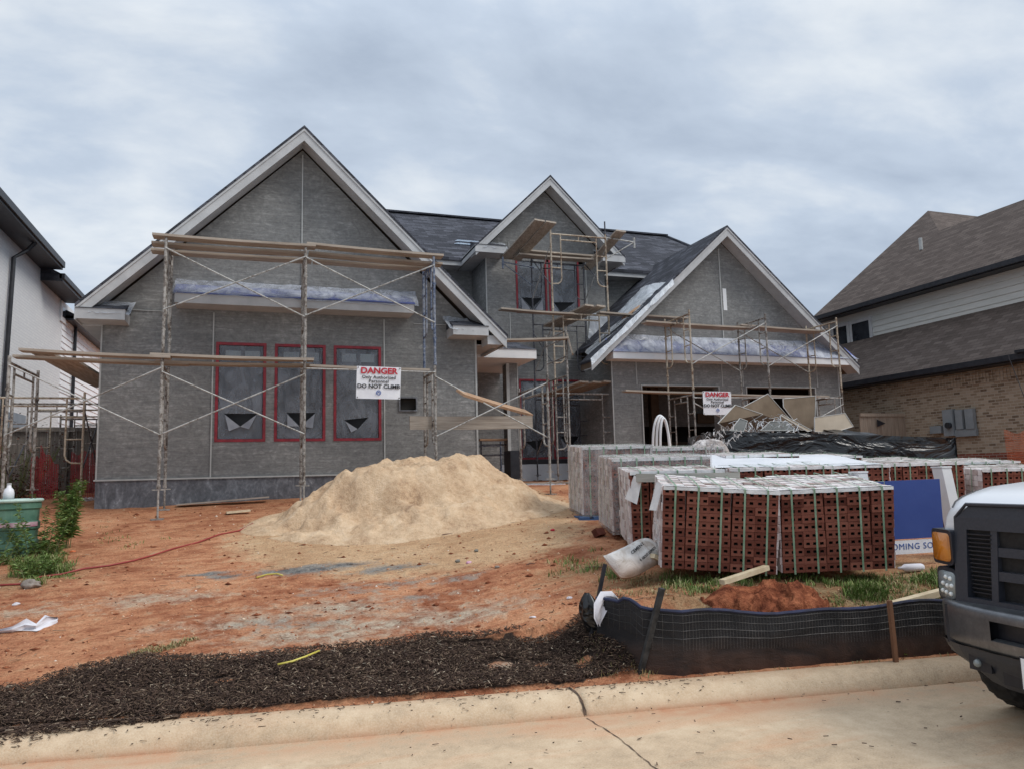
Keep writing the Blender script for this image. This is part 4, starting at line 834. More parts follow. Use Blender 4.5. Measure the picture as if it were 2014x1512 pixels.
def brick_front(m, hm, x, z, y, jy):       # brick bed face towards -Y with three cored holes
    x0, x1, z0, z1 = x+.002, x+BW-.002, z+.0015, z+BH-.0015; y0 = y+jy; hw, hh = .033, .024; cz = (z0+z1)/2
    cs = [x0+(x1-x0)*q for q in (.19,.5,.81)]; xs = [x0]
    for c in cs: xs += [c-hw/2, c+hw/2]
    xs += [x1]; zs = [z0, cz-hh/2, cz+hh/2, z1]; o = len(m.v)
    for zz_ in zs:
        for xx in xs: m.v.append((xx, y0, zz_))
    n = len(xs)
    for j in range(3):
        for i in range(n-1):
            if j == 1 and i % 2 == 1: continue
            a = o+j*n+i; m.f.append((a, a+1, a+1+n, a+n))
    b = len(m.v); m.v += [(x0,y0+BD,z0),(x1,y0+BD,z0),(x1,y0+BD,z1),(x0,y0+BD,z1)]
    m.f += [(o, b, b+1, o+n-1), (o+n-1, b+1, b+2, o+4*n-1), (o+4*n-1, b+2, b+3, o+3*n), (o+3*n, b+3, b, o)]
    for c in cs:
        d = .05; X0, X1, Z0, Z1 = c-hw/2, c+hw/2, cz-hh/2, cz+hh/2
        hm.add([(X0,y0,Z0),(X1,y0,Z0),(X1,y0,Z1),(X0,y0,Z1),(X0,y0+d,Z0),(X1,y0+d,Z0),(X1,y0+d,Z1),(X0,y0+d,Z1)], [(4,5,6,7),(0,1,5,4),(1,2,6,5),(2,3,7,6),(3,0,4,7)])
def two_mat(name, m1, m2, t):
    k = len(m1.f); m1.add(m2.v, m2.f); o = part(name, m1, [M['br_red'], M['br_hole']], t)
    o.data.polygons.foreach_set('material_index', np.array([0]*k+[1]*(len(m1.f)-k), np.int32)); return o
def cube(x, y, z, rz, label, nx=5, nz=10, ny=11, wrap=False, straps=True, seed=1, pallet=0, tx=4.0, ty=0.0):
    """strapped cube of bricks; local origin = front left bottom corner"""
    rd = random.Random(seed); t = thing('brick_cube', label, 'bricks', (x, y, z), rz, 'strapped cubes of red bricks', True); t.rotation_euler = (R(tx), R(ty), rz); z0 = pallet
    fm, hm, sm = MB(), MB(), MB(); W_, D_, H_ = nx*BW, ny*BD, nz*BH
    for i in range(nx):
        lean = rd.uniform(-.005,.005)
        for k in range(nz): brick_front(fm, hm, i*BW+lean*k*.4+rd.uniform(-.0015,.0015), z0+k*BH, 0, rd.uniform(-.009,.007))
    two_mat('cored_bricks', fm, hm, t)
    for j in range(ny):
        for i in range(nx):
            if j == 0: 
                sm.box(i*BW+.003,(i+1)*BW-.003,.002,BD-.002,z0+H_-.004,z0+H_+.006+rd.uniform(0,.004)); continue
            sm.box(i*BW+.002+rd.uniform(-.003,.003),(i+1)*BW-.002,j*BD+.002,(j+1)*BD-.002,z0+H_-BH,z0+H_+rd.uniform(-.008,.008))
        for k in range(nz):
            for xx, dx in ((0,-1),(W_,1)):
                g_ = rd.uniform(-.008,.007); x0_ = xx-.02 if dx < 0 else xx-.05; x1_ = xx+.05 if dx < 0 else xx+.02
                if dx < 0: sm.box(-.012+g_, .002 if j == 0 else .06, j*BD+(.010 if j == 0 else .003), (j+1)*BD-.003, z0+k*BH+.002, z0+(k+1)*BH-.002)
                else: sm.box(W_-(.002 if j == 0 else .06), W_+.012+g_, j*BD+(.010 if j == 0 else .003), (j+1)*BD-.003, z0+k*BH+.002, z0+(k+1)*BH-.002)
    sm.box(.03,W_-.03,.09,D_-.02,z0,z0+H_-BH*.9); part('faced_bricks', sm, M['br_face'], t)
    ep = MB(); ep.sheet((-.01,-.016,z0+H_-.030),(W_+.01,-.018,z0+H_-.026),(W_+.01,-.014,z0+H_+.016),(-.01,-.014,z0+H_+.016), 24, 2, .006, seed, 9, .25); ep.sheet((-.01,-.014,z0+H_+.016),(W_+.01,-.014,z0+H_+.016),(W_,.05,z0+H_+.014),(0,.05,z0+H_+.014),24,2,.004,seed,9,.3); part('edge_paper', ep, M['paper'], t, True)
    if straps:
        for i in range(nx):
            xc = (i+.5)*BW+rd.uniform(-.006,.006); s_ = MB(); w = .0085; dz = z0+H_+.019; lx = rd.uniform(-.008,.008)
            pts = [(xc+lx,-.022,z0-.01),(xc+lx*.5,-.021,z0+H_*.5),(xc,-.022,dz-.004),(xc,-.004,dz+.002),(xc+rd.uniform(-.01,.01),D_*.5,dz+.002),(xc,D_+.01,dz),(xc,D_+.02,z0)]
            for a, b in zip(pts[:-1], pts[1:]):
                s_.add([(a[0]-w,a[1],a[2]),(a[0]+w,a[1],a[2]),(b[0]+w,b[1],b[2]),(b[0]-w,b[1],b[2])], [(0,1,2,3)])
            part('strap', s_, M['strap'], t)
        for j in range(3):
            yc_ = D_*(.2+.3*j); s_ = MB(); w = .0085; dz = z0+H_+.023
            pts = [(-.03,yc_,z0),(-.03,yc_,dz),(W_*.5,yc_+rd.uniform(-.01,.01),dz+.002),(W_+.03,yc_,dz),(W_+.03,yc_,z0)]
            for a, b in zip(pts[:-1], pts[1:]): s_.add([(a[0],a[1]-w,a[2]),(a[0],a[1]+w,a[2]),(b[0],b[1]+w,b[2]),(b[0],b[1]-w,b[2])], [(0,1,2,3)])
            part('strap', s_, M['strap'], t)
    if wrap:
        wm = MB(); e = .032; T = z0+H_+.03
        wm.sheet((-e,-e-.01,z0-.03),(W_+e,-e-.01,z0-.03),(W_+e,-e,T),(-e,-e,T), 40, 30, .028, seed+2, 8); wm.sheet((-e-.01,D_+e,z0-.03),(-e-.01,-e,z0-.03),(-e,-e,T),(-e,D_+e,T), 40, 30, .03, seed+5, 8)
        wm.sheet((-e,-e,T),(W_+e,-e,T),(W_+e,D_+e,T),(-e,D_+e,T), 36, 36, .03, seed+9, 8); wm.sheet((W_+e,-e,z0),(W_+e,D_+e,z0),(W_+e,D_+e,T),(W_+e,-e,T), 20, 20, .02, seed+3, 8)
        part('stretch_wrap', wm, M['wrap'], t, True)
    return t
RZ = R(-27)
def loc2(o, u, v, rz=RZ): return (o[0]+u*math.cos(rz)-v*math.sin(rz), o[1]+u*math.sin(rz)+v*math.cos(rz))
cube(3.49,6.14,.785,R(-25),'front left strapped brick cube beside the white cement bag',seed=1,tx=6,ty=4.2)
cube(4.50,5.76,.715,R(-20),'front right strapped brick cube before the blue sign',seed=2,tx=7,ty=-1.0)
cube(3.86,7.38,.84,R(-20),'brick cube just behind the front left one, under the greyed timber',seed=3,nx=5,nz=11)
cube(4.16,8.42,.93,R(-16),'large film-wrapped brick cube in the middle of the left row',seed=4,nx=6,nz=12,wrap=True)
cube(4.45,9.95,1.04,R(-12),'film-wrapped brick cube on a blue pallet at the back of the left row',seed=5,nx=5,nz=13,wrap=True,pallet=.02)
cube(5.9,10.6,1.12,R(-12),'low film-wrapped brick cube behind the row, left of the scrap bag',seed=6,nx=6,nz=12,wrap=True)
cube(5.45,7.85,.92,R(-22),'brick cube under the left part of the white sheet',seed=7,nx=6,nz=10)
cube(6.48,7.72,.92,R(-20),'brick cube under the right end of the white sheet',seed=8,nx=5,nz=10)
cube(7.9,7.9,.93,R(-20),'brick cube behind the blue coming soon sign',seed=9,nx=5,nz=10)
cube(9.0,7.42,.90,R(-20),'rightmost brick cube, above the white truck hood',seed=10,nx=5,nz=9)
cube(6.2,9.0,1.03,R(-18),'brick cube in the back row nearest the black-lined skip',seed=11,nx=5,nz=11)
cube(7.3,9.0,1.06,R(-18),'second brick cube of the back row beneath the black tarp',seed=12,nx=5,nz=10)
cube(8.4,8.75,1.05,R(-18),'third brick cube of the back row beneath the black tarp',seed=13,nx=5,nz=9)
cube(9.6,8.4,1.0,R(-18),'brick cube at the far right end of the back row',seed=14,nx=5,nz=9)
pl = thing('pallet', 'blue wooden pallet under the rear film-wrapped brick cube', 'pallet', (4.43,9.88,.92), R(-12), local=True)
m = MB()
for k in range(6): m.box(-.08+k*.2,.06+k*.2,-.06,1.0,.09,.115)
part('deck_board', m, M['blue_p'] if 'blue_p' in M else M.setdefault('blue_p', plain('blue_painted_wood', (.03,.07,.17), (.06,.13,.27), 8, .7, .3)), pl)
m = MB(); m.box(-.09,1.08,-.065,-.02,-.04,.09); m.box(-.09,1.08,.45,.5,-.04,.09); m.box(-.09,-.04,-.02,1.0,-.03,.089); part('stringer', m, M['blue_p'], pl)
o = MB(); o.sheet((0,-.02,0),(.17,0,0),(.12,0,.26),(.06,-.02,.28),6,8,.02,3,5)
lb = thing('paper_label', 'white paper label hanging from the second row brick cube, bottom edge curled', 'label', tuple(P(1238,985,X=3.78)))
q0 = Vector(ORG[lb.name]); A_, B_, C_, D_ = P(1228,980,X=3.80), P(1252,991,X=3.84), P(1262,940,X=3.90), P(1246,934,X=3.86)
m = MB(); m.sheet(A_,B_,C_,D_,8,8,.01,3,6); part('sheet', m, M['paper'], lb, True)
lb2 = thing('paper_label', 'white paper label taped to the side of the front left brick cube', 'label', tuple(P(1280,990,X=3.62)))
m = MB(); m.sheet(P(1276,1002,X=3.50),P(1290,1003,X=3.46),P(1303,952,X=3.53),P(1290,946,X=3.58),8,8,.008,3,6); part('sheet', m, M['paper'], lb2, True)
m = MB(); m.box(.25,.5,0,.002,0,.1)
a, b = P(1252,939,Y=7.25), P(1455,936,Y=6.60); plank(a, b, 'greyed square timber lying across the second row of brick cubes', .09,.088,M['lumber_grey'])
m = MB(); tA, tB, tC, tD = Vector((5.0,7.95,1.62)), Vector((6.9,7.35,1.62)), Vector((8.3,8.75,1.80)), Vector((5.6,9.6,1.93))
m.sheet(Vector((5.2,8.1,1.69)),Vector((7.35,7.35,1.68)),Vector((7.9,8.9,1.84)),Vector((5.7,9.7,1.90)),60,30,.035,9,1.6,.0); solo('white_sheet', m, plain('white_plastic_sheet', (.66,.68,.72), (.76,.77,.80), 2, .4, .2), 'large white plastic sheet spread over the middle brick cubes', 'sheet', smooth=True)
def loose_brick(p, rz, label, ry=0):
    t = thing('brick', label, 'brick', p, rz, 'single loose bricks', True); m, h = MB(), MB(); brick_front(m, h, 0, 0, 0, 0); m.box(.002,BW-.002,.004,BD,.002,BH-.002)
    two_mat('body', m, h, t); t.rotation_euler = (ry, 0, rz); return t
p = Gd(1176,1052); loose_brick((p.x-.05,p.y,p.z+.0), R(35), 'loose red brick lying at the foot of the blue pallet', R(60)); p = Gd(1210,1046)
# ------------------------------------------------------------------ skip with black liner and plasterboard
dA, dB = Vector((7.42,10.8,0)), Vector((11.2,9.6,0)); dd = (dB-dA).normalized(); dn = Vector((-dd.y, dd.x, 0))
M['liner'] = None
g = G('black_plastic_liner'); n = g.noise(g.vec('Object', (.7,.7,1.6)), 2.0, 4, .5, 1.2); M['liner'] = g.end((.007,.008,.010,1), .30, g.bump(n, .8, .2), spec=.6)
sk_ = thing('debris_skip', 'long debris bin draped in black plastic behind the brick cubes', 'skip', (9.3,10.6,1.2))
m = MB(); m.sheet(dA+Vector((0,0,1.15)), dB+Vector((0,0,1.10)), dB+Vector((0,0,2.09)), dA+Vector((0,0,2.31)), 120, 30, .075, 13, 1.6, .02); 
E_ = dA+dn*2.4; m.sheet(E_+Vector((0,0,1.2)), dA+Vector((0,0,1.15)), dA+Vector((0,0,2.31)), E_+Vector((0,0,2.3)), 30, 14, .05, 15, 1.7)
E2 = dB+dn*2.4; m.sheet(dB+Vector((0,0,1.1)), E2+Vector((0,0,1.1)), E2+Vector((0,0,2.1)), dB+Vector((0,0,2.09)), 30, 14, .05, 16, 1.7)
m.sheet(dA+dd*2.2+dn*.0+Vector((0,0,2.14)), dA+dd*3.5+Vector((0,0,2.1)), dA+dd*3.2+dn*1.6+Vector((0,0,2.32)), dA+dd*2.2+dn*1.5+Vector((0,0,2.5)), 30, 20, .12, 19, 2.2); part('liner', m, M['liner'], sk_, True)
m = MB()
for k in (0.02, .98):
    q = dA*(1-k)+dB*k; m.beam(q+dn*.25+(dd if k < .5 else -dd)*.15+Vector((0,0,1.9)), q+dn*2.15+(dd if k < .5 else -dd)*.15+Vector((0,0,2.0)), .05, .06)
m.beam(dA+dn*.22+Vector((0,0,1.85)), dB+dn*.22+Vector((0,0,1.7)), .05,.5); m.beam(dA+dn*2.35+Vector((0,0,1.9)), dB+dn*2.35+Vector((0,0,1.8)), .05,.6); part('bin_wall', m, M['black'], sk_)
M['gyp_b'] = plain('brown_plasterboard_back', (.17,.125,.085), (.24,.18,.125), 3, .85, .1); M['gyp_e'] = plain('plasterboard_core_edge', (.55,.54,.52), (.68,.67,.64), 12, .9, .3)
M['gyp_c'] = plain('cream_plasterboard_face', (.50,.41,.31), (.60,.50,.39), 3, .8, .05); M['gyp_g'] = plain('grey_plasterboard', (.20,.21,.20), (.27,.27,.26), 4, .8, .1)
def board(pts, mat, label, th=.016, Y=11.4, dy=0.0):
    # pts in picture px laid on a tilted sheet, thickness backwards
    n = len(pts); f_ = [P(px, py, Y=Y + dy*(i/n)) for i, (px, py) in enumerate(pts)]; b_ = [q + Vector((.01, .03, .004)) for q in f_]
    ce = sum(f_, Vector())/n; t = thing('plasterboard_sheet', label, 'plasterboard', (ce.x, ce.y, min(q.z for q in f_)), group='broken plasterboard sheets in the debris bin')
    m = MB(); m.add(f_, [tuple(range(n))][::1]); part('face', m, mat, t); m = MB(); m.add(f_+b_, [tuple(range(2*n-1, n-1, -1))]+[(i, (i+1)%n, (i+1)%n+n, i+n) for i in range(n)]); 
    for i in range(n): m.beam(f_[i]+Vector((0,-.004,0)), f_[(i+1)%n]+Vector((0,-.004,0)), .008, .008)
    part('core_edge', m, M['gyp_e'], t); return t
board([(1462,800),(1510,774),(1570,842),(1480,850)], M['gyp_b'], 'pointed brown plasterboard sheet standing highest in the bin', Y=11.9, dy=.4)
board([(1412,832),(1446,796),(1500,814),(1440,850)], M['gyp_b'], 'tilted brown plasterboard sheet at the left end of the bin', Y=11.3, dy=.5)
board([(1540,784),(1604,778),(1602,845),(1575,845),(1541,800)], M['gyp_b'], 'large brown squarish plasterboard sheet standing in the middle of the bin', Y=11.6)
board([(1602,820),(1662,812),(1678,838),(1640,850),(1602,848)], M['gyp_c'], 'cream plasterboard offcut leaning at the right of the pile', Y=11.2)
board([(1436,846),(1455,822),(1470,827),(1462,848)], M['gyp_g'], 'small grey plasterboard scrap below the left brown sheet', Y=11.0)
board([(1496,846),(1515,828),(1548,828),(1566,846)], M['gyp_g'], 'curved grey plasterboard scrap under the shredded strips', Y=10.95)
board([(1538,814),(1597,846),(1588,848),(1536,817)], M['gyp_c'], 'long narrow plasterboard strip sloping down to the right', Y=10.95)
def strips(mb, c0, c1, n, L, rd, w=.03, drop=.0):
    for _ in range(n):
        f = rd.random(); p = c0*(1-f)+c1*f+Vector((rd.uniform(-.1,.1), rd.uniform(-.25,.25), rd.uniform(-.1,.12)+drop*math.sin(f*math.pi)))
        a = rd.uniform(0, 2*math.pi); l = rd.uniform(.3,1)*L; d = Vector((math.cos(a), math.sin(a)*.5, rd.uniform(-.7,.7))).normalized(); pts = [p, p+d*l*.5+Vector((0,0,.04)), p+d*l+Vector((0,0,-.05*rd.random()))]
        sd = Vector((rd.uniform(-1,1),rd.uniform(-1,1),rd.uniform(-1,1))).normalized()*w*rd.uniform(.3,1)
        o = len(mb.v)
        for q in pts: mb.v += [tuple(q-sd), tuple(q+sd)]
        mb.f += [(o,o+1,o+3,o+2),(o+2,o+3,o+5,o+4)]
rd = random.Random(5)
m = MB(); strips(m, P(1460,845,Y=10.95), P(1565,845,Y=10.95), 85, .26, rd, .009, .06); solo('shredded_strips', m, plain('white_torn_paper_strips', (.55,.56,.58), (.80,.80,.80), 8, .6, .1), 'tangle of white torn paper strips on top of the debris bin', 'debris', kind='stuff')
m = MB(); c = P(1395,868,Y=10.6)
for i in range(14):
    for j in range(9):
        th = math.pi*i/13; ph = math.pi*j/8; r_ = .42*(1+.25*fbm1(i*.7, j*.9, 4)); m.v.append((c.x+r_*1.05*math.cos(th)*math.sin(ph) , c.y - r_*.6*math.sin(th)*math.sin(ph)*0 + .4*math.cos(ph)*r_, c.z-.3+r_*.95*math.sin(th)))
for i in range(13):
    for j in range(8): a = i*9+j; m.f.append((a,a+1,a+10,a+9))
sb = thing('scrap_bag', 'burst white bag of scrap at the left end of the debris bin', 'bag', (c.x,c.y,c.z-.3)); part('bag', m, plain('crumpled_white_bag', (.40,.34,.31), (.68,.64,.62), 10, .6, .9, .05), sb)
m = MB(); strips(m, c+Vector((-.45,-.3,-.15)), c+Vector((.35,-.3,.15)), 60, .12, rd, .015, .0); part('paper_scraps', m, plain('mixed_white_scraps', (.30,.25,.23), (.75,.72,.70), 14, .7, .1), sb)
# white pipe coil before the garage
for k in range(3):
    a = P(1283+k*5,868,Y=14.4-k*.1); b = P(1318-k*3,868,Y=14.4-k*.1); top = P(1300,817+k*3,Y=14.4-k*.1).z; m = MB(); pts = []
    for i in range(21): t = math.pi*i/20; pts.append(((a.x+b.x)/2-math.cos(t)*(b.x-a.x)/2, 14.4-k*.15, 1.5+ (top-1.5)*(math.sin(t)**.55)))
    m.tube(pts, .028, 8); solo('conduit_hoop', m, M['trim_w'], ['outermost bent white conduit hoop before the left garage opening','middle bent white conduit hoop before the left garage opening','innermost bent white conduit hoop before the left garage opening'][k], 'pipe', group='bent white conduit hoops', smooth=True)
# ------------------------------------------------------------------ sand heap, soil heap
def heap(name, label, cat, cx, cy, rx, ry, H_, rz, lumps, mat, seed, step=.03, prof=1.45, extra=None):
    ca, sa = math.cos(rz), math.sin(rz); n = int(2.6*rx/step); k = int(2.6*ry/step)
    u = np.linspace(-1.3,1.3,n); v = np.linspace(-1.3,1.3,k); U_, V_ = np.meshgrid(u, v); X = cx+U_*rx*ca-V_*ry*sa; Y = cy+U_*rx*sa+V_*ry*ca
    r = np.sqrt(U_**2+V_**2) + .10*fbm(X*1.3, Y*1.3, seed, 3)
    t = np.clip((1-r)*prof, -1, 1); h = H_*np.where(t > .72, .72+.28*np.tanh((t-.72)/.28*1.3)/np.tanh(1.3)*1.0, t)
    m_ = np.clip(h/H_*3, 0, 1)
    h = h + m_*(lumps*.35*np.clip(fbm(X*7, Y*9, seed+31, 3), -.6, .8) + lumps*fbm(X*2.6, Y*3.4, seed+5, 5) + lumps*.75*(.35-np.abs(fbm(X*3.4, Y*5, seed+9, 4))) + .022*fbm(X*15, Y*17, seed+2, 4))
    if extra is not None: h = h + extra(X, Y, U_, V_)*m_
    Z = np.where(h > 0, hground(X, Y)+h, hground(X, Y)-.05+h*.2)
    m = MB(); m.v = list(map(tuple, np.stack([X.ravel(), Y.ravel(), Z.ravel()], 1))); idx = np.arange(n*k).reshape(k, n)
    keep = (h[:-1,:-1] > -.03)|(h[1:,1:] > -.03); f_ = np.stack([idx[:-1,:-1], idx[:-1,1:], idx[1:,1:], idx[1:,:-1]], -1)[keep]; m.f = [tuple(map(int, q)) for q in f_]
    o = solo(name, m, mat, label, cat, (cx, cy, zg(cx, cy)), smooth=True); HEAPS[name] = (X, Y, Z, h); return o
HEAPS = {}
g = G('builders_sand'); v = g.vec('Object'); a = g.noise(v, 2.2, 7, .6, .5); b = g.noise(v, 14, 6, .65); c_ = g.noise(v, 70, 3, .6)
col = g.ramp(g.math('ADD', g.math('MULTIPLY', a, .6), g.math('MULTIPLY', b, .4)), [(.36, S(150,116,86)), (.45, S(186,152,118)), (.56, S(208,178,144)), (.7, S(224,198,168))])
M['sand'] = g.end(g.mix(g.f(c_, .3, .7, 0, .3), col, S(240,222,196)), .95, g.bump(g.math('ADD', g.math('MULTIPLY', b, .7), g.math('MULTIPLY', c_, .35)), .9, .05), spec=.1)
def sand_extra(X, Y, U_, V_):
    # slumped shelf across the lower front, hollow scoops near the crest
    sh = -.10*np.exp(-((V_+.62+.12*fbm(X*1.7, Y*0+3, 5, 3))/.10)**2) + .07*np.exp(-((V_+.80)/.12)**2)
    for x, y, r_, d in ((1.75,11.75,.13,.20),(3.05,11.2,.09,.20),(1.3,11.1,.14,.12),(2.6,11.6,.2,.09),(.75,10.9,.12,.12),(2.2,10.8,.15,.13),(1.75,10.75,.10,.10),(2.85,10.75,.13,.12),(3.6,11.2,.14,.10),(1.0,11.6,.12,.10)): sh = sh - d*np.exp(-(((X-x)/r_)**2+((Y-y)/(r_*.7))**2))
    rg_ = np.abs(fbm(X*2.2, Y*3.0, 71, 4)); return sh + .09*np.exp(-rg_*8) - .03
heap('sand_heap', 'large pale sand heap with a lumpy front in the middle of the red dirt yard', 'sand', 2.36, 11.75, 2.42, 1.68, 1.02, R(-3), .25, M['sand'], 3, .03, 1.5, sand_extra)
g = G('dug_red_soil'); v = g.vec('Object'); b = g.noise(v, 9, 7, .7, .4); c_ = g.noise(v, 50, 3, .6)
M['soil'] = g.end(g.ramp(b, [(.34, S(84,44,32)), (.5, S(140,82,58)), (.64, S(178,112,80))]), .95, g.bump(g.math('ADD', b, g.math('MULTIPLY', c_, .3)), 1.0, .06), spec=.1)
def soil_extra(X, Y, U_, V_): return .16*np.round(3*fbm(X*6, Y*8, 33, 2))/3 + .07*np.round(2*fbm(X*13, Y*14, 9, 2))/2
sc = Gd(1530,1168)
heap('soil_heap', 'small heap of cracked red clay clods behind the black silt fence', 'soil', 4.10, 5.42, .80, .27, .28, R(-9), .05, M['soil'], 14, .012, 1.7, soil_extra)
# ------------------------------------------------------------------ numpy scatter helper
def fast(name, V, Fq, mat, label=None, cat=None, kind=None, smooth=False):
    me = bpy.data.meshes.new(name); V = np.asarray(V, float).reshape(-1,3); Fq = np.asarray(Fq, np.int32); k = Fq.shape[1]
    me.vertices.add(len(V)); me.vertices.foreach_set('co', V.ravel()); me.loops.add(Fq.size); me.loops.foreach_set('vertex_index', Fq.ravel())
    me.polygons.add(len(Fq)); me.polygons.foreach_set('loop_start', np.arange(0, Fq.size, k, dtype=np.int32)); me.polygons.foreach_set('loop_total', np.full(len(Fq), k, np.int32)); me.update(calc_edges=True)
    if smooth: me.polygons.foreach_set('use_smooth', np.ones(len(Fq), bool))
    me.materials.append(mat); o = bpy.data.objects.new(name, me); COL.objects.link(o)
    if kind: o['kind'] = kind
    if label: o['label'] = label
    if cat: o['category'] = cat
    return o
def chips(n, pts, name, mat, L=(.02,.07), W=(.004,.010), T=(.002,.004), tilt=.35, lift=.006, **kw):
    """pts: n x 2 positions; little flat splinters lying on the ground"""
    rs = np.random.RandomState(n); n = len(pts); x, y = pts[:,0], pts[:,1]; z = hground(x, y)+lift+rs.rand(n)*.02
    az = rs.rand(n)*2*np.pi; el = rs.normal(0, tilt, n); d = np.stack([np.cos(az)*np.cos(el), np.sin(az)*np.cos(el), np.sin(el)], 1); s_ = np.stack([-np.sin(az), np.cos(az), rs.normal(0,.3,n)], 1); s_ /= np.linalg.norm(s_, axis=1)[:,None]; u = np.cross(d, s_)
    l = (L[0]+(L[1]-L[0])*rs.rand(n)**2)[:,None]/2; w = (W[0]+(W[1]-W[0])*rs.rand(n))[:,None]/2; t = (T[0]+(T[1]-T[0])*rs.rand(n))[:,None]/2; c = np.stack([x,y,z],1)
    vs = [c+d*l*a+s_*w*b*(1 if a < 0 else .6)+u*t*k for k in (-1,1) for a,b in ((-1,-1),(1,-1),(1,1),(-1,1))]; V = np.stack(vs, 1).reshape(-1,3)
    F_ = np.array([(3,2,1,0),(4,5,6,7),(0,1,5,4),(1,2,6,5),(2,3,7,6),(3,0,4,7)]); Fq = (np.arange(n)[:,None,None]*8+F_[None]).reshape(-1,4)
    return fast(name, V, Fq, mat, **kw)
def island_mat(name, stops, rough=.9, tr=0.0):
    g = G(name); i = g.n('NewGeometry').outputs['Random Per Island']; return g.end(g.ramp(i, stops), rough, None, spec=.2)
M['mulch'] = island_mat('dark_bark_mulch', [(0, (.026,.016,.012)), (.35, (.065,.041,.031)), (.75, (.115,.074,.054)), (.93, (.18,.125,.085)), (.98, (.32,.24,.17)), (1, (.55,.46,.35))])
rs = np.random.RandomState(4)
mp_ = np.array(MULCH); bb0, bb1 = mp_.min(0), mp_.max(0); q = bb0+(bb1-bb0)*rs.rand(170000,2); sdq = poly_sd(q[:,0], q[:,1], MULCH)
den = sdq + .13*fbm(q[:,0]*3.1, q[:,1]*3.1, 31, 5); hq = sum(np.exp(-(((q[:,0]-c[0])/rx)**2+((q[:,1]-c[1])/ry)**2)) for c, rx, ry in ((Gd(985,1300),.16,.1),(Gd(1150,1300),.10,.07),(Gd(1180,1340),.16,.05),(Gd(1065,1300),.1,.05),(Gd(440,1330),.1,.05)))
kk = (den > .0-.05*rs.rand(len(q))) & (hq < .45+.5*(rs.rand(len(q)) < .1)); q = q[kk][:46000]
chips(1, q, 'bark_mulch', M['mulch'], (.012,.062), (.0025,.0085), tilt=.32, lift=.035, label='dark shredded bark mulch spread along the kerb', cat='mulch', kind='stuff')
q2 = np.array([(x, float(Yk(x))+y) for x, y in zip(rs.uniform(-2.2,3.2,260), np.abs(rs.normal(0,.10,260)))])
def kz(x, y): 
    d = y-Yk(x); return np.interp(d, [-9,0,.03,.055,.085,.12,.25,.27], [0,.004,.06,.088,.108,.12,.128,.124])
def flat_chips(pts, name, mat, L, W, lift, **kw):
    global hground
    old = hground; hground = lambda x, y: kz(x, y); o = chips(len(pts), pts, name, mat, L, W, tilt=.05, lift=lift, **kw); hground = old; return o
q3 = np.stack([rs.uniform(-2.2,3.4,420), np.zeros(420)], 1); q3[:,1] = Yk(q3[:,0])+.27-np.abs(rs.normal(0,.11,420)); q4 = np.stack([rs.uniform(-2,6,120), rs.uniform(3.3,4.9,120)], 1); q4[:,1] = np.minimum(q4[:,1], Yk(q4[:,0])-.02)
flat_chips(np.concatenate([q3, q4]), 'bark_chips', M['mulch'], (.01,.05), (.003,.009), -.002, label='stray bark chips scattered on the kerb and the road edge', cat='mulch', kind='stuff')
q5 = np.stack([rs.uniform(-4.2,-.45,8000), np.zeros(8000)], 1); q5[:,1] = Yk(q5[:,0])+.29-np.abs(rs.normal(0,1,8000))*(.02+.11*np.clip((-.45-q5[:,0])/.7, 0, 1)*(.8+.5*fbm(q5[:,0]*3, q5[:,0]*0, 5, 2)))
flat_chips(q5[q5[:,1] > Yk(q5[:,0])+.03], 'bark_mulch_spill', M['mulch'], (.012,.06), (.003,.010), .004, label='dark bark mulch spilling over the kerb at the left', cat='mulch', kind='stuff')
# pebbles and crumbs over the dirt
M['crumb'] = island_mat('dirt_crumbs', [(0, S(92,52,36)), (.35, S(150,92,64)), (.75, S(190,135,98)), (.93, S(214,186,156)), (1, S(228,220,210))])
N_ = 7000; d_ = rs.rand(N_)**1.5; py_ = 5.25+9*d_; px_ = rs.uniform(-.8, .95, N_)*py_; pz_ = hground(px_, py_); sz = (.003+.011*rs.rand(N_)**5+.004*rs.rand(N_))*(1+.04*py_)
oc = np.array([(1,0,0),(0,1,0),(-1,0,0),(0,-1,0),(0,0,.8),(0,0,-.5)], float); V = np.stack([px_,py_,pz_],1)[:,None,:]+oc[None]*sz[:,None,None]*(rs.rand(N_,6,1)*.7+.65)
Fq = (np.arange(N_)[:,None,None]*6+np.array([(0,1,4),(1,2,4),(2,3,4),(3,0,4),(1,0,5),(2,1,5),(3,2,5),(0,3,5)])[None]).reshape(-1,3)
fast('dirt_crumbs', V, Fq, M['crumb'], 'loose red crumbs and pebbles over the dirt yard', 'gravel', 'stuff')
Nc = 420; cy_ = 5.4+8.5*rs.rand(Nc)**1.2; cx2 = rs.uniform(-.7,.62,Nc)*cy_; cz2 = hground(cx2, cy_); s2_ = (.010+.022*rs.rand(Nc)**2)*(1+.03*cy_)
V = np.stack([cx2,cy_,cz2],1)[:,None,:]+oc[None]*s2_[:,None,None]*(rs.rand(Nc,6,1)*.8+.6)*np.array([1.3,1,.75])
fast('soil_clods', V, (np.arange(Nc)[:,None,None]*6+np.array([(0,1,4),(1,2,4),(2,3,4),(3,0,4),(1,0,5),(2,1,5),(3,2,5),(0,3,5)])[None]).reshape(-1,3), M['soil'], 'scattered clods of red soil over the yard', 'soil', 'stuff')
qq = np.stack([rs.uniform(-.45,.75,700)*0, rs.uniform(5.6,12,700)], 1); qq[:,0] = rs.uniform(-.5,.72,700)*qq[:,1]
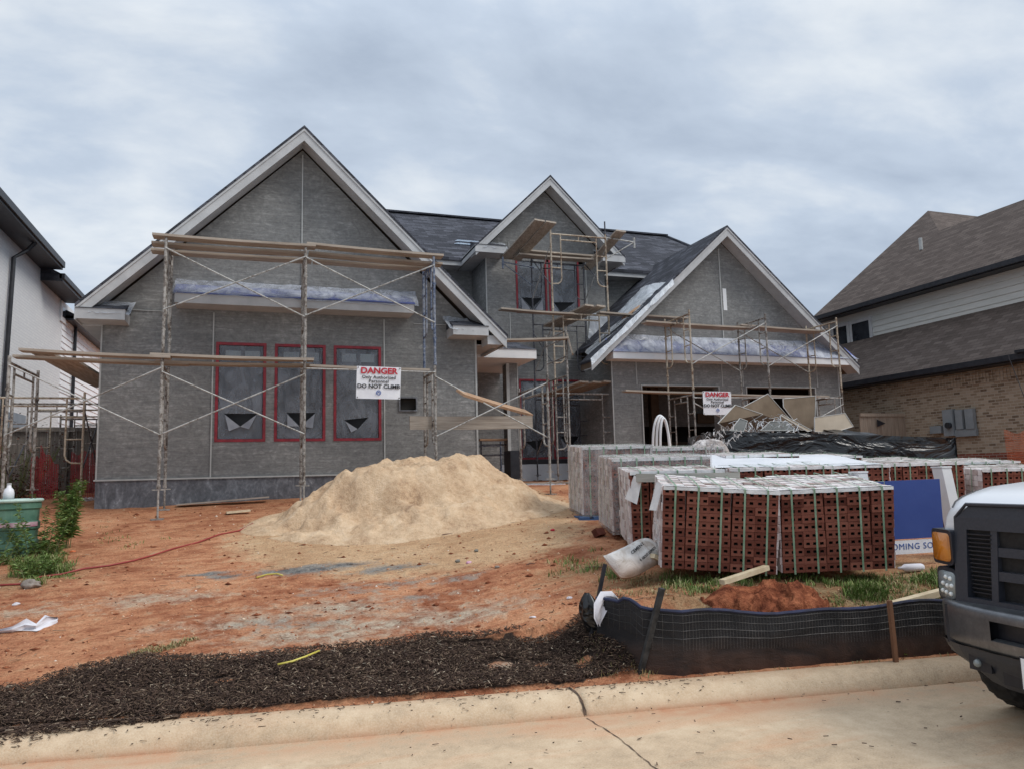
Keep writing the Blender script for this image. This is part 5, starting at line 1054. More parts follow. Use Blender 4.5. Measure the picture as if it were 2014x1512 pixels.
M['twig'] = island_mat('dry_twigs', [(0, (.05,.03,.02)), (.5, (.15,.09,.06)), (.85, (.40,.28,.18)), (1, (.6,.5,.38))]); chips(2, qq, 'dry_twigs', M['twig'], (.03,.13), (.003,.012), tilt=.08, lift=-.004, label='dry twigs and splinters littering the dirt yard', cat='twigs', kind='stuff')
# ------------------------------------------------------------------ grass and weeds
def blades(cs, name, mat, label, cat='grass', kind='stuff', zf=None):
    """cs: list of (x,y,spread,n,h)"""
    rs = np.random.RandomState(len(cs)*7+3); Vs = []; 
    for x, y, sp, n, h in cs:
        a = rs.rand(n)*2*np.pi; r_ = sp*np.sqrt(rs.rand(n)); bx, by = x+np.cos(a)*r_, y+np.sin(a)*r_*.75; bz = (zf or hground)(bx, by)-.01
        d = rs.rand(n)*2*np.pi; ln = h*(.4+.6*rs.rand(n)); lean = .25+.75*rs.rand(n); wd = .0022+.003*rs.rand(n); dx, dy = np.cos(d), np.sin(d); px, py = -dy, dx
        rows = []
        for t, w in ((0,1),(.5,.9),(.85,.5),(1,.05)):
            cx_ = bx+dx*ln*lean*t**1.8*.8; cy_ = by+dy*ln*lean*t**1.8*.8; cz_ = bz+ln*(t-.35*lean*t**2.4)
            rows += [np.stack([cx_-px*wd*w, cy_-py*wd*w, cz_],1), np.stack([cx_+px*wd*w, cy_+py*wd*w, cz_],1)]
        Vs.append(np.stack(rows, 1))
    V = np.concatenate(Vs); n = len(V); F_ = np.array([(0,1,3,2),(2,3,5,4),(4,5,7,6)]); return fast(name, V.reshape(-1,3), (np.arange(n)[:,None,None]*8+F_[None]).reshape(-1,4), mat, label, cat, kind)
M['grass'] = island_mat('grass_blades', [(0, (.08,.125,.03)), (.4, (.13,.20,.05)), (.75, (.20,.27,.08)), (.9, (.34,.32,.15)), (1, (.45,.40,.23))], .6)
M['grass_dry'] = island_mat('dry_grass_blades', [(0, (.20,.16,.07)), (.4, (.33,.27,.13)), (.8, (.42,.36,.20)), (1, (.16,.20,.07))], .7)
cs = []
for px in range(1305,1745,9): 
    p = Gd(px, 1128+random.uniform(-6,16)); cs.append((p.x, p.y, .07, 26, .10))
for px in range(1315,1420,8):
    p = Gd(px, 1150+random.uniform(-14,12)); cs.append((p.x, p.y, .08, 34, .09))
for _ in range(75): p = Gd(random.uniform(1640,1990), random.uniform(1122,1178)); cs.append((p.x, p.y, .08, 18, .08))
for _ in range(14): p = Gd(random.gauss(1715,18), random.gauss(1160,8)); cs.append((p.x, p.y, .07, 70, .12))
for _ in range(12): p = Gd(random.gauss(1830,30), random.gauss(1130,6)); cs.append((p.x, p.y, .08, 50, .12))
for _ in range(22): p = Gd(random.gauss(1150,30), random.gauss(1108,12)); cs.append((p.x, p.y, .09, 16, .10))
for _ in range(10): p = Gd(random.gauss(1212,14), random.gauss(1120,8)); cs.append((p.x, p.y, .08, 24, .10))
for _ in range(46): p = Gd(random.gauss(70,36), random.gauss(1098,18)); cs.append((p.x, p.y, .10, 60, .15))
for _ in range(10): p = Gd(random.gauss(130,22), random.gauss(1128,4)); cs.append((p.x, p.y, .08, 30, .05))
for _ in range(12): p = Gd(random.gauss(230,40), random.gauss(1060,22)); cs.append((p.x, p.y, .10, 10, .07))
blades(cs, 'green_grass', M['grass'], 'green grass tufts round the brick cubes and at the left edge')
cs = []
for k in range(22): p = Gd(245+k*6.5, 1283-k*1.7+random.uniform(-4,4)); cs.append((p.x, p.y, .05, 40, .045))
for _ in range(60): p = Gd(random.uniform(1190,1340), random.uniform(1120,1165)); cs.append((p.x, p.y, .09, 12, .06))
for _ in range(60): p = Gd(random.uniform(1680,1990), random.uniform(1125,1182)); cs.append((p.x, p.y, .09, 16, .06))
for _ in range(40): p = Gd(random.uniform(1150,1285), random.uniform(1195,1330)); cs.append((p.x, p.y, .07, 14, .09))
for _ in range(30): p = Gd(random.uniform(1290,1900), random.uniform(1300,1322)); cs.append((p.x, p.y, .05, 7, .05))
for _ in range(10): p = Gd(random.uniform(130,200), random.uniform(1320,1332)); cs.append((p.x, p.y, .05, 20, .035))
blades(cs, 'dry_grass', M['grass_dry'], 'dry straw-coloured grass patches by the fence, mulch and cubes')
def leafmat(name, stops): return island_mat(name, stops, .55)
M['leaf'] = leafmat('weed_leaves', [(0, (.07,.12,.03)), (.5, (.13,.21,.055)), (1, (.24,.33,.11))]); M['stem'] = plain('weed_stem', (.10,.13,.05), (.18,.19,.08), 8, .7)
def weed(x, y, h, ns, label, leafL=.07, sp=.12, cat='weed', lm=None, dens=36, base=0.0):
    z = zg(x, y); t = thing('weed', label, cat, (x, y, z), group='tall weeds at the left edge'); sm, lf = MB(), MB(); rd = random.Random(int(x*100+h*77))
    for s_ in range(ns):
        a = rd.uniform(0, 6.28); hh = h*rd.uniform(.6,1); bx, by = x+math.cos(a)*sp*rd.random()*.5, y+math.sin(a)*sp*rd.random()*.5; pts = [(bx+math.cos(a)*sp*tt**1.5, by+math.sin(a)*sp*tt**1.5, z-.02+hh*tt) for tt in (0,.25,.5,.75,1)]
        sm.tube(pts, [.006,.005,.004,.003,.0015], 5)
        for k in range(dens):
            tt = base+(1-base)*rd.random()**.8; i = min(3, int(tt*4)); f = tt*4-i; p = Vector(pts[i])*(1-f)+Vector(pts[i+1])*f
            b = rd.uniform(0, 6.28); l = leafL*rd.uniform(.5,1.2)*(1.2-.6*tt); d = Vector((math.cos(b), math.sin(b), rd.uniform(-.1,.9))).normalized(); s2 = Vector((-math.sin(b), math.cos(b), rd.uniform(-.3,.3)))*l*.13
            lf.add([p, p+d*l*.5+s2, p+d*l+Vector((0,0,-.25*l)), p+d*l*.5-s2], [(0,1,2,3)])
    part('stem', sm, M['stem'], t); part('leaves', lf, lm or M['leaf'], t); return t
p = Gd(128,1072); weed(p.x, p.y, .90, 9, 'tallest feathery weed, standing alone right of the green bin', .13, .13, dens=150, base=.2)
p = Gd(88,1090); weed(p.x, p.y, .72, 5, 'bushy weed touching the right side of the green bin', .11, .26, dens=90)
p = Gd(58,1085); weed(p.x, p.y, .80, 6, 'dense weed growing in front of the green bin corner', .10, .26, dens=90)
p = Gd(22,1100); weed(p.x-.1, p.y-.1, .55, 4, 'short broad-leaved weed at the very left edge before the green bin', .10, .2, dens=50)
p = Gd(98,1118); weed(p.x, p.y, .30, 6, 'low spreading weed at the foot of the green bin', .09, .25, dens=60)
p = Gd(60,1130); weed(p.x, p.y, .26, 6, 'lowest weed clump in front of the green bin', .09, .22, dens=60)
p = Gd(1775,1285); weed(p.x, p.y-.02, .24, 3, 'small weed growing through the silt fence right of the brown stake', .07, .08, dens=30)
# reddish bush behind the left scaffold
bx, by = P(35,950,Y=17.5).x, 17.5; t = thing('shrub', 'reddish brown shrub behind the left scaffold legs near the white house', 'shrub', (bx, by, 1.5)); lf = MB(); rd = random.Random(3); sm = MB()
for _ in range(2600):
    u_, v_ = rd.gauss(0,.55), rd.gauss(0,.4); z_ = 1.4+abs(rd.gauss(0,.55))+.0; p = Vector((bx+u_, by+v_, z_)); b = rd.uniform(0,6.28); l = rd.uniform(.03,.08); d = Vector((math.cos(b), math.sin(b), rd.uniform(-.6,.8))); s2 = Vector((-math.sin(b), math.cos(b), .2))*l*.3; lf.add([p, p+d*l*.5+s2, p+d*l, p+d*l*.5-s2], [(0,1,2,3)])
for _ in range(24): a = rd.uniform(0,6.28); sm.tube([(bx,by,1.4),(bx+math.cos(a)*.4,by+.3*math.sin(a),1.8),(bx+math.cos(a)*.7,by+.4*math.sin(a),2.2+rd.random()*.3)], .008, 5)
part('branches', sm, M['stem'], t); part('leaves', lf, island_mat('reddish_leaves', [(0,(.04,.015,.012)),(.5,(.12,.05,.04)),(.8,(.16,.10,.06)),(1,(.08,.12,.04))]), t)
# green bin
_g = Gd(14,1092); gx_, gy_ = _g.x, _g.y+.30; zb = zg(gx_, gy_)-.03; z1_ = P(20,984,Y=gy_).z; t = thing('green_bin', 'ribbed green plastic bin with pale rim cut by the left edge, behind weeds', 'bin', (gx_, gy_, zb))
gp = plain('sun_faded_green_plastic', (.05,.13,.09), (.11,.22,.16), 4, .6, .2); m = MB(); n = 28; rows = []
rr_ = .30; hts = [(0,rr_*.94),(.10,rr_*.95),(.12,rr_*1.0),(.20,rr_*1.0),(.22,rr_*.95),(.34,rr_*.97),(.36,rr_*1.03),(.44,rr_*1.03),(.46,rr_*.97),(.60,rr_*.99),(.62,rr_*1.05),(.70,rr_*1.05),(.72,rr_)]
hts = [(h*(z1_-zb)/.72, r_) for h, r_ in hts]; gx_ -= .05; o = 0
for h, r_ in hts:
    for k in range(n): a = 2*math.pi*k/n; m.v.append((gx_+r_*math.cos(a), gy_+r_*math.sin(a), zb+h))
for j in range(len(hts)-1):
    for k in range(n): a = j*n+k; b = j*n+(k+1)%n; m.f.append((a,b,b+n,a+n))
m.f.append(tuple((len(hts)-1)*n+k for k in range(n))); part('body', m, gp, t)
m = MB(); m.tube([(gx_+rr_*1.06*math.cos(a), gy_+rr_*1.06*math.sin(a), z1_) for a in np.linspace(0, 6.283, 33)], .022, 8); part('rim', m, plain('pale_green_rim', (.36,.50,.44), (.5,.62,.56), 6, .5), t)
m = MB(); zz1 = zb+(z1_-zb)*.58
for dz, hh in ((0,.028),): m.add([(gx_+(rr_*1.055)*math.cos(a), gy_+rr_*1.055*math.sin(a), zz1+dz+s_*hh-(.0)) for a in np.linspace(-2.6,-.25,16) for s_ in (-1,1)], [(2*i,2*i+2,2*i+3,2*i+1) for i in range(15)])
part('stripe', m, plain('pink_and_white_tape', (.35,.12,.18), (.60,.50,.52), 5, .5), t)
bt = thing('jug', 'white plastic jug standing on top of the green bin', 'jug', (gx_-.02, gy_-.1, z1_)); m = MB(); bp = Vector((gx_-.02, gy_-.1, z1_)); m.tube([bp, bp+Vector((0,0,.10)), bp+Vector((0,0,.14)), bp+Vector((0,0,.17)), bp+Vector((0,0,.20))], [.06,.06,.05,.025,.022], 14); part('body', m, M['vinyl'], bt, True); m = MB(); m.tube([bp+Vector((0,0,.2)), bp+Vector((0,0,.22))], .026, 12); part('cap', m, M['trim'], bt)
# red and orange netting
def net(A, B, h0, h1, name, label, col1, col2, cell=.05, sag=.04, seed=1, alpha_sheet=True, bulge=.08):
    A, B = Vector(A), Vector(B); d = B-A; L = d.length; nu = max(8, int(L/cell)); nv = max(5, int((h1)/cell)); t = thing(name, label, 'netting', tuple((A+B)/2)); m = MB()
    def pt(u, v):
        q = A+d*u; nn_ = Vector((-d.y, d.x, 0)).normalized(); f = fbm1(u*6+seed, v*2.3, seed); return q+nn_*bulge*f+Vector((0,0,(h0*(1-u)+h1*u)*v*(1-.10*math.sin(u*math.pi*2)**2)+.02*f))
    for i in range(nu+1): m.tube([pt(i/nu, v/6) for v in range(7)], .0042, 4, False)
    for j in range(nv+1): m.tube([pt(i/12, j/nv) for i in range(13)], .0042, 4, False)
    part('mesh', m, plain('net_'+name+str(seed), col1, col2, 5, .6), t); return t
rr0 = (.20,.012,.018); rr1 = (.42,.03,.04)
pA = P(68,960,Y=16.0); pB = P(100,960,Y=15.7)
for k, (x0_, x1_, y_, h0, h1, lab) in enumerate(((58,78,15.8,.75,.8,'red debris netting bunched at the left of the side yard'),(76,112,15.5,.95,.6,'brightest red debris netting slumped between the scaffold legs'),(138,186,16.2,.85,.9,'dull red debris netting hanging against the side fence by the house corner'))):
    a, b = P(x0_,960,Y=y_), P(x1_,960,Y=y_+.1); net((a.x,y_,1.45),(b.x,y_+.1,1.45), h0, h1, 'red_netting', lab, rr0, rr1, .028, .03, k+2, bulge=.07)
oA, oB = P(1893,915,Y=9.7), P(2040,925,Y=9.2)
net((15.2,11.9,1.4),(17.5,12.6,1.4), .95, 1.0, 'orange_netting', 'orange safety netting strung before the brick neighbour wall', (.42,.09,.03), (.55,.14,.05), .055, .05, 9, bulge=.05)
m = MB()
# ------------------------------------------------------------------ silt fence
SB = [Gd(1172,1245), Gd(1215,1262), Gd(1262,1318)]
xs_ = np.linspace(2.86, 7.2, 44)
base = [(SB[0].x, SB[0].y), (SB[1].x, SB[1].y)] + [(SB[2].x-.0, SB[2].y+.0)] + [(x, float(Yk(x))+.34) for x in xs_[2:]]
hts_ = [.33, .36, .50] + [.49-.0022*i+.012*math.sin(i*.7)-.04*math.sin(math.pi*min(1,i/20))**2 for i in range(len(xs_)-2)]
sfn = thing('silt_fence', 'sagging black silt fence with wire grid along the kerb', 'fence', (4.3, 4.95, .14)); fm_, wm_ = MB(), MB(); cols, rows_ = [], 9
P_ = []
for i in range(len(base)-1):
    for k in range(4): f = k/4; P_.append((base[i][0]*(1-f)+base[i+1][0]*f, base[i][1]*(1-f)+base[i+1][1]*f, hts_[i]*(1-f)+hts_[i+1]*f))
P_.append((*base[-1], hts_[-1])); nP = len(P_)
def spt(i, v):
    x, y, h = P_[i]; b_ = -.03*math.sin(v*math.pi)*(1+.9*fbm1(i*.3, v, 3)) + .028*fbm1(i*.33, v*3.2, 8); lean = -.03*v; zz_ = kz(x, y) if y-float(Yk(x)) < .26 else zg(x, y)-.03
    return (x+b_*.15, y+b_+lean, float(zz_)+h*v)
for i in range(nP):
    for j in range(rows_+1): fm_.v.append(spt(i, j/rows_))
for i in range(nP-1):
    for j in range(rows_): a = i*(rows_+1)+j; fm_.f.append((a, a+rows_+1, a+rows_+2, a+1))
g = G('black_silt_fabric'); n1_ = g.noise(g.vec('Object', (1,1,2)), 2.4, 6, .65, .6); wv = g.noise(g.vec('Object'), 90, 2, .5); sz_ = g.n('SeparateXYZ', Vector=g.vec('Object')).outputs[2]
low = g.f(sz_, .0, .26, .20, 0.0); st_ = g.f(g.math('MULTIPLY', low, g.f(n1_, .35, .62, .25, 1.4)), 0, 1)
cl = g.mix(st_, g.ramp(n1_, [(.3, (.010,.010,.012)), (.7, (.028,.027,.029))]), S(128,82,54)); M['silt'] = g.end(cl, .7, g.bump(g.math('ADD', n1_, g.math('MULTIPLY', wv, .2)), .6, .03), spec=.3)
part('fabric', fm_, M['silt'], sfn, True)
for i in range(0, nP, 1):
    wm_.tube([(lambda q: (q[0], q[1]-.006, q[2]))(spt(i, v)) for v in (.42,.6,.8,.97)], .0009, 3, False)
for v in (.60,.72,.84,.95): wm_.tube([(lambda q: (q[0], q[1]-.006, q[2]))(spt(i, v)) for i in range(0, nP, 2)], .0010, 3, False)
part('wire_grid', wm_, plain('dull_wire', (.035,.035,.035), (.20,.19,.18), 4, .5, 0, metal=.4, lo=.3, hi=.7), sfn)
m = MB(); m.tube([(lambda q: (q[0], q[1]+.004, q[2]+.004))(spt(i, 1)) for i in range(0, nP)], .013, 6); part('top_roll', m, plain('blue_black_fabric_roll', (.012,.014,.022), (.03,.04,.11), 3, .5, .3), sfn)
def stake(pb, ptop, w, label, mat): return part('stake', MB().beam(pb, ptop, w, w*.75, (0,1,.2)), mat, sfn, label=label)
s1b = P(1257,1326,Z=.11); tp = P(1302,1156,Y=s1b.y-.26); s1b = P(1257,1326,Y=s1b.y-.10); stake(s1b+Vector((0,0,-.02)), tp, .042, 'thick black leaning stake', plain('blackened_stake', (.012,.012,.013), (.05,.05,.05), 12, .8, .4))
s0b = Gd(1160,1252); tp = P(1190,1108,Y=s0b.y-.02); stake(s0b, tp, .028, 'thin black stake', M['black'])
s2x = P(1735,1290,Z=.14); tp = P(1749,1180,Y=float(Yk(s2x.x))+.22); s2x.y = float(Yk(s2x.x))+.22; stake(s2x+Vector((0,0,-.03)), tp, .035, 'reddish brown wooden stake', mk_wood('brown_stake_wood', (.10,.05,.03), (.24,.12,.07), (10,10,1), 2))
# black bag and rag on the fence
def blob(c, r, seed, amp=.25, n=18, flat=1.0, zs=1.0, ys=1.0):
    m = MB()
    for i in range(n+1):
        th = math.pi*i/n
        for j in range(n*2):
            ph = math.pi*j/n; f = 1+amp*fbm1(2+math.sin(th)*math.cos(ph)*2.1+seed, 2+math.cos(th)*2.1+math.sin(th)*math.sin(ph)*1.3, seed); m.v.append((c[0]+r*f*math.sin(th)*math.cos(ph), c[1]+r*f*ys*math.sin(th)*math.sin(ph), c[2]+r*f*zs*math.cos(th)))
    for i in range(n):
        for j in range(n*2): a = i*2*n+j; b = i*2*n+(j+1) % (2*n); m.f.append((a, a+2*n, b+2*n, b))
    return m
bc = P(1160,1195,Y=s0b.y+.02); m = MB()
for i in range(13):
    v = i/12; zc = bc.z+.12-.30*v; r_ = .02+.085*math.sin(min(1, v*1.6)*math.pi*.5)*(1-.55*v**2)
    for j in range(18): a = 2*math.pi*j/18; rr2 = r_*(1+.18*math.sin(a*5+v*3)); m.v.append((bc.x-.02+.05*v+rr2*math.cos(a), bc.y+rr2*.7*math.sin(a), zc))
for i in range(12):
    for j in range(18): a = i*18+j; b = i*18+(j+1)%18; m.f.append((b,a,a+18,b+18))
bag = thing('plastic_bag', 'black plastic bag hanging on the thin stake at the left end of the silt fence', 'bag', (bc.x, bc.y, bc.z-.2)); part('bag', m, M['liner'], bag, True)
def rag(name, pts, w, label, cat, mat, seed, th=.0):
    m = MB(); n = len(pts)
    for i, p in enumerate(pts):
        p = Vector(p); t = (Vector(pts[min(i+1,n-1)])-Vector(pts[max(i-1,0)])).normalized(); s_ = t.cross(Vector((.25,-1,.35))).normalized()
        ww = w[i] if isinstance(w, (list,tuple)) else w
        for k in range(7): v = k/6-.5; m.v.append(tuple(p+s_*v*ww+Vector((0,-.02*math.cos(v*9+i+seed)+.01*fbm1(i,k,seed),.012*math.sin(k*2.1+i)))))
    for i in range(n-1):
        for k in range(6): a = i*7+k; m.f.append((a,a+1,a+8,a+7))
    return solo(name, m, mat, label, cat, smooth=True)
M['cloth'] = plain('white_cloth', (.58,.56,.60), (.72,.71,.74), 5, .85, .4, .02)
yr = s0b.y-.10
rag('rag', [P(1216,1181,Y=yr+.12), P(1205,1176,Y=yr+.02), P(1190,1180,Y=yr-.03), P(1180,1194,Y=yr-.05), P(1177,1212,Y=yr-.06), P(1178,1228,Y=yr-.05)], [.03,.10,.13,.11,.085,.03], 'white rag draped over the left end of the silt fence', 'rag', M['cloth'], 2)
# cement bag
bp_ = Gd(1245,1112); cb = thing('cement_bag', 'slumped dirty white cement bag with black print leaning on the brick cube', 'bag', (bp_.x, bp_.y, bp_.z)); m = MB()
ax0, ax1 = P(1205,1112,Y=6.30), P(1296,1082,Y=6.50); c_b = (ax0+ax1)/2; u_ = (ax1-ax0).normalized(); L_ = (ax1-ax0).length; n_ = Vector((.30,-.62,.72)); n_ = (n_-u_*n_.dot(u_)).normalized(); w_ = n_.cross(u_).normalized()
def bagpt(a, b, side):
    e = max(0, 1-abs(a)**3.2)*max(0, 1-abs(b)**3); th = .105*e**.5*(1+.22*fbm1(a*2.4+3, b*2.1+side, 4))*side; sq = 1-.18*abs(b)**2*0-.12*(abs(a)**4); return c_b+u_*a*L_*.52+w_*b*.155*sq*(1+.08*fbm1(a*2, b, 6))+n_*th+Vector((0,0,.02*math.sin(a*3)))
for side in (1,-1):
    o = len(m.v)
    for j in range(19):
        for i in range(31): m.v.append(tuple(bagpt(-1+2*i/30, -1+2*j/18, side)))
    for j in range(18):
        for i in range(30): a = o+j*31+i; m.f.append((a,a+1,a+32,a+31) if side > 0 else (a+31,a+32,a+1,a))
g = G('dirty_bag_paper'); n1_ = g.noise(g.vec('Object'), 7, 6, .65, 1.0); zs_ = g.n('SeparateXYZ', Vector=g.vec('Object')).outputs[2]
M['bagp'] = g.end(g.mix(g.f(g.math('SUBTRACT', zs_, g.math('MULTIPLY', n1_, .25)), -.10, .10, .75, 0), g.ramp(n1_, [(.32, (.40,.33,.27)), (.48, (.58,.54,.50)), (.62, (.70,.68,.65))]), S(150,112,84)), .6, g.bump(n1_, .8, .03)); part('sack', m, M['bagp'], cb, True)
def bagtext(nm, s, size, a, b, rot, mt, sx=1.0):
    p = bagpt(a, b, 1)+n_*.012; eu = (bagpt(a+.12, b, 1)-bagpt(a-.12, b, 1)).normalized(); ev = (bagpt(a, b+.15, 1)-bagpt(a, b-.15, 1)).normalized(); nn2 = eu.cross(ev).normalized(); ev = nn2.cross(eu)
    if nn2.dot(n_) < 0: nn2 = -nn2; ev = -ev
    mw = Matrix.Translation(p+nn2*.004) @ Matrix([[eu[i], ev[i], nn2[i], 0] for i in range(3)]+[[0,0,0,1]]) @ Matrix.Rotation(rot, 4, 'Z'); text(nm, s, size, mt, mw, cb, .02, sx)
sg = -1 if w_.z < 0 else 1
bagtext('print', '\u2605 ABOUT EXPERTS', .035, .10, -.42*sg, 0.15, M['ink_black'], .9); bagtext('print', 'CEMENT', .040, -.05, .25*sg, .12, M['ink_black'], 1.3)
# ------------------------------------------------------------------ coming soon sign
Ys = 5.98; pc = {k: P(*k[:2], Y=Ys-(k[0]-1680)*.0008) for k in ((1700,948),(1847,942),(1855,1048),(1706,1062),(1690,1066),(1840,1050),(1842,1092),(1690,1100))}
sgn = thing('yard_sign', 'blue and white yard sign on two leaning white posts behind the right brick cube', 'sign', tuple(P(1760,1115,Y=Ys)))
def post(px0, py0, px1, py1, w, dy, name='post'):
    a, b = P(px0,py0,Y=Ys+dy), P(px1,py1,Y=Ys+dy); m = MB(); m.beam(a, b, w, w, (0,1,0)); m.beam(b+Vector((0,0,-.006)), b+Vector((0,0,.010)), w*1.12, w*1.12, (0,1,0)); part(name, m, M['trim_w'], sgn)
post(1722,1120,1688,928,.115,.10); post(1890,1095,1851,918,.125,.12)
tl, tr, br, bl = P(1704,948,Y=Ys), P(1846,942,Y=Ys-.12), P(1856,1051,Y=Ys-.12), P(1712,1064,Y=Ys)
ux_ = (tr-tl).normalized(); wp = (tr-tl).length; uz_ = (tl-bl).normalized(); hp = (tl-bl).length; nr_ = ux_.cross(uz_).normalized()
m = MB(); m.obox((tl+tr+br+bl)/4, ux_, nr_, uz_, wp/2, .012, hp/2); part('blue_panel', m, plain('navy_sign_panel', (.035,.065,.24), (.045,.08,.27), 3, .4, .03), sgn)
m = MB(); cw_ = (tl+tr+br+bl)/4+nr_*.014*(1 if nr_.y < 0 else -1)
lb_ = bl-uz_*.135+ux_*(-.10); m = MB(); c2_ = (bl+br)/2-uz_*.085-ux_*.0; m.obox(c2_, ux_, nr_, uz_, wp/2+.08, .010, .066); part('white_panel', m, M['vinyl'], sgn)
sgny = nr_ if nr_.y < 0 else -nr_; Rm = Matrix([[ux_[i], uz_[i], sgny[i], 0] for i in range(3)]+[[0,0,0,1]])
text('lettering', 'COMING SOON', .085, M['ink_blue'], Matrix.Translation(c2_+sgny*.0125+uz_*.004+ux_*.085) @ Rm, sgn, .0, 1.02, space=1.12)
# ------------------------------------------------------------------ lumber and litter
def lump(p0, p1, w, t, label, mat, name='timber', cat='timber'): return solo(name, MB().beam(p0, p1, w, t), mat, label, cat, tuple(p0), 'loose timber pieces')
hz_ = lambda px, py, y, up=0: P(px, py, Y=y)
lump(P(1420,1144,Y=5.62), P(1508,1115,Y=5.72), .065, .04, 'short pale board lying on the red soil heap', M['lumber'])
lump(P(1750,1190,Y=4.98), P(1910,1148,Y=5.15), .07, .05, 'pale board running behind the silt fence towards the truck', M['lumber'])
lump(P(1752,1121,Y=6.0)+Vector((0,0,-.02)), P(1990,1128,Y=5.2), .05, .035, 'long thin timber on the grass below the yard sign', M['lumber_grey'])
p = Gd(466,1005); lump(p+Vector((-.16,0,.03)), p+Vector((.20,.05,.05)), .14, .03, 'square wood offcut on the dirt left of the sand heap', M['lumber'])
p = Gd(383,965); lump((-1.25,14.3,zg(-1.2,14.2)+.05), (.25,14.2,zg(0,14.2)+.10), .22, .02, 'thin warped board against the foundation of the left wing', M['plank'])
p = Gd(1290,1118); t0 = P(1283,1092,Y=6.28); lump(t0, t0+Vector((.09,.03,-.04)), .06, .04, 'tiny wood block wedged beside the cement bag', M['lumber'])
p = Gd(1000,945); lump((4.9,15.6,zg(5,15.6)+.04), (6.9,15.3,zg(6.9,15.3)+.04), .12, .03, 'board lying on the ground before the porch slab', M['plank'])
p = Gd(800,1392); 
for px, py, l, a, lab in ((815,1352,.26,.1,'longest dark stick on the mulch near the kerb'),(1150,1112,.22,-.5,'thin stick on the dirt left of the cement bag'),(870,1047,.38,0,'dark stick on the sand apron'),(1035,1108,.12,.3,'short twig on the dirt right of the sand heap')):
    p = Gd(px, py); d = Vector((math.cos(a), math.sin(a), .02))*l; solo('stick', MB().tube([p+Vector((0,0,.02)), p+d*.5+Vector((0,0,.03)), p+d+Vector((0,0,.02))], [.006,.008,.004], 6), plain('stick_bark', (.10,.05,.04), (.22,.13,.09), 9, .9), lab, 'stick', tuple(p), 'loose sticks')
def rock(px, py, r, label, mat, zs=.6, seed=1, cat='rock', name='rock'):
    p = Gd(px, py); m = blob((p.x, p.y, p.z+r*zs*.5), r, seed, .65, 12, 1, zs, .8); return solo(name, m, mat, label, cat, (p.x, p.y, p.z), 'loose stones', smooth=True)
M['rock'] = plain('grey_stone', (.16,.13,.11), (.34,.30,.26), 6, .9, .5, .02); M['rockg'] = plain('green_grey_stone', (.13,.13,.11), (.24,.23,.20), 6, .9, .3)
rock(62,1150,.125,'largest stone, grey, on the red dirt at the left edge',M['rock'],.6,15); rock(900,1098,.045,'round greenish stone below the sand heap',M['rockg'],.7,6); rock(937,1077,.04,'small grey stone right of and above the round one',M['rockg'],.6,7); rock(978,1110,.04,'flat brown stone right of the pink wrapper',M['rock'],.5,8); rock(1126,1468,.035,'dark oval stone on the concrete road',M['rock'],.5,9)
rag('rag', [Gd(-8,1237)+Vector((0,0,.02)), Gd(25,1236)+Vector((0,0,.03)), Gd(50,1230)+Vector((0,0,.04)), Gd(72,1232)+Vector((0,0,.03)), Gd(95,1220)+Vector((0,0,.05)), Gd(114,1214)+Vector((0,0,.03))], [.03,.04,.10,.06,.12,.03], 'white cloth strip lying on the dirt at the left edge', 'rag', M['cloth'], 5)
def litter(px, py, s_, label, mat, seed, name='litter', zs=.5, cat='litter'):
    p = Gd(px, py); return solo(name, blob((p.x, p.y, p.z+s_*zs*.4), s_, seed, .7, 7, 1, zs, .6), mat, label, cat, (p.x, p.y, p.z), 'small pieces of litter')
M['pinkp'] = plain('pink_wrapper', (.45,.12,.28), (.80,.62,.72), 22, .6, .3); M['orangep'] = plain('orange_plastic', (.60,.12,.03), (.75,.22,.08), 8, .5, .3); M['bluep'] = plain('blue_clear_wrapper', (.22,.28,.38), (.45,.50,.58), 12, .3, .4)
litter(922,1100,.05,'pink and white crumpled wrapper beside the round stone',M['pinkp'],3); litter(143,1078,.055,'flat orange plastic scrap right of the tall weed',M['orangep'],4,zs=.3); litter(660,1030,.10,'bluish clear wrapper at the foot of the sand heap',M['bluep'],6,zs=.2); litter(1087,1038,.05,'small red plastic scrap right of the sand heap',M['ink_red'],7); litter(1120,1168,.04,'white paper scrap left of the black bag',M['cloth'],8); litter(1048,1205,.05,'thin white paper scrap on the dirt above the mulch',M['cloth'],9,zs=.2); litter(98,1098,.09,'crushed clear plastic bottle on the dirt below the weeds',M['cloth'],10,zs=.35); litter(32,1182,.05,'small white foam scrap at the left edge',M['cloth'],11); litter(878,1440,.035,'pale crumpled leaf on the kerb line',plain('dry_leaf',(.4,.33,.25),(.6,.52,.42),9,.8),12); litter(1005,942,.06,'bright yellow plastic cup at the right foot of the sand heap',plain('yellow_plastic',(.65,.5,.02),(.75,.6,.05),4,.4),13,zs=1.0); litter(1240,1250,.055,'dirty beige work glove caught behind the thick stake',plain('dirty_glove',(.35,.28,.20),(.58,.52,.42),9,.8,.4),14)
litter(1095,1290,.03,'pale blue plastic scrap on the mulch',M['bluep'],15); litter(1270,1030,.05,'dark foil scrap beside the blue pallet',M['black'],16)
p = Gd(1810,1118); m = MB(); m.tube([p+Vector((-.16,.1,.05)), p+Vector((-.12,.1,.05)), p+Vector((-.09,.09,.05)), p+Vector((.07,.06,.05)), p+Vector((.09,.06,.05))], [.012,.014,.036,.036,.03], 12); solo('bottle', m, M['cloth'], 'empty plastic bottle on its side below the yard sign', 'bottle', smooth=True)
p = Gd(1845,1126)
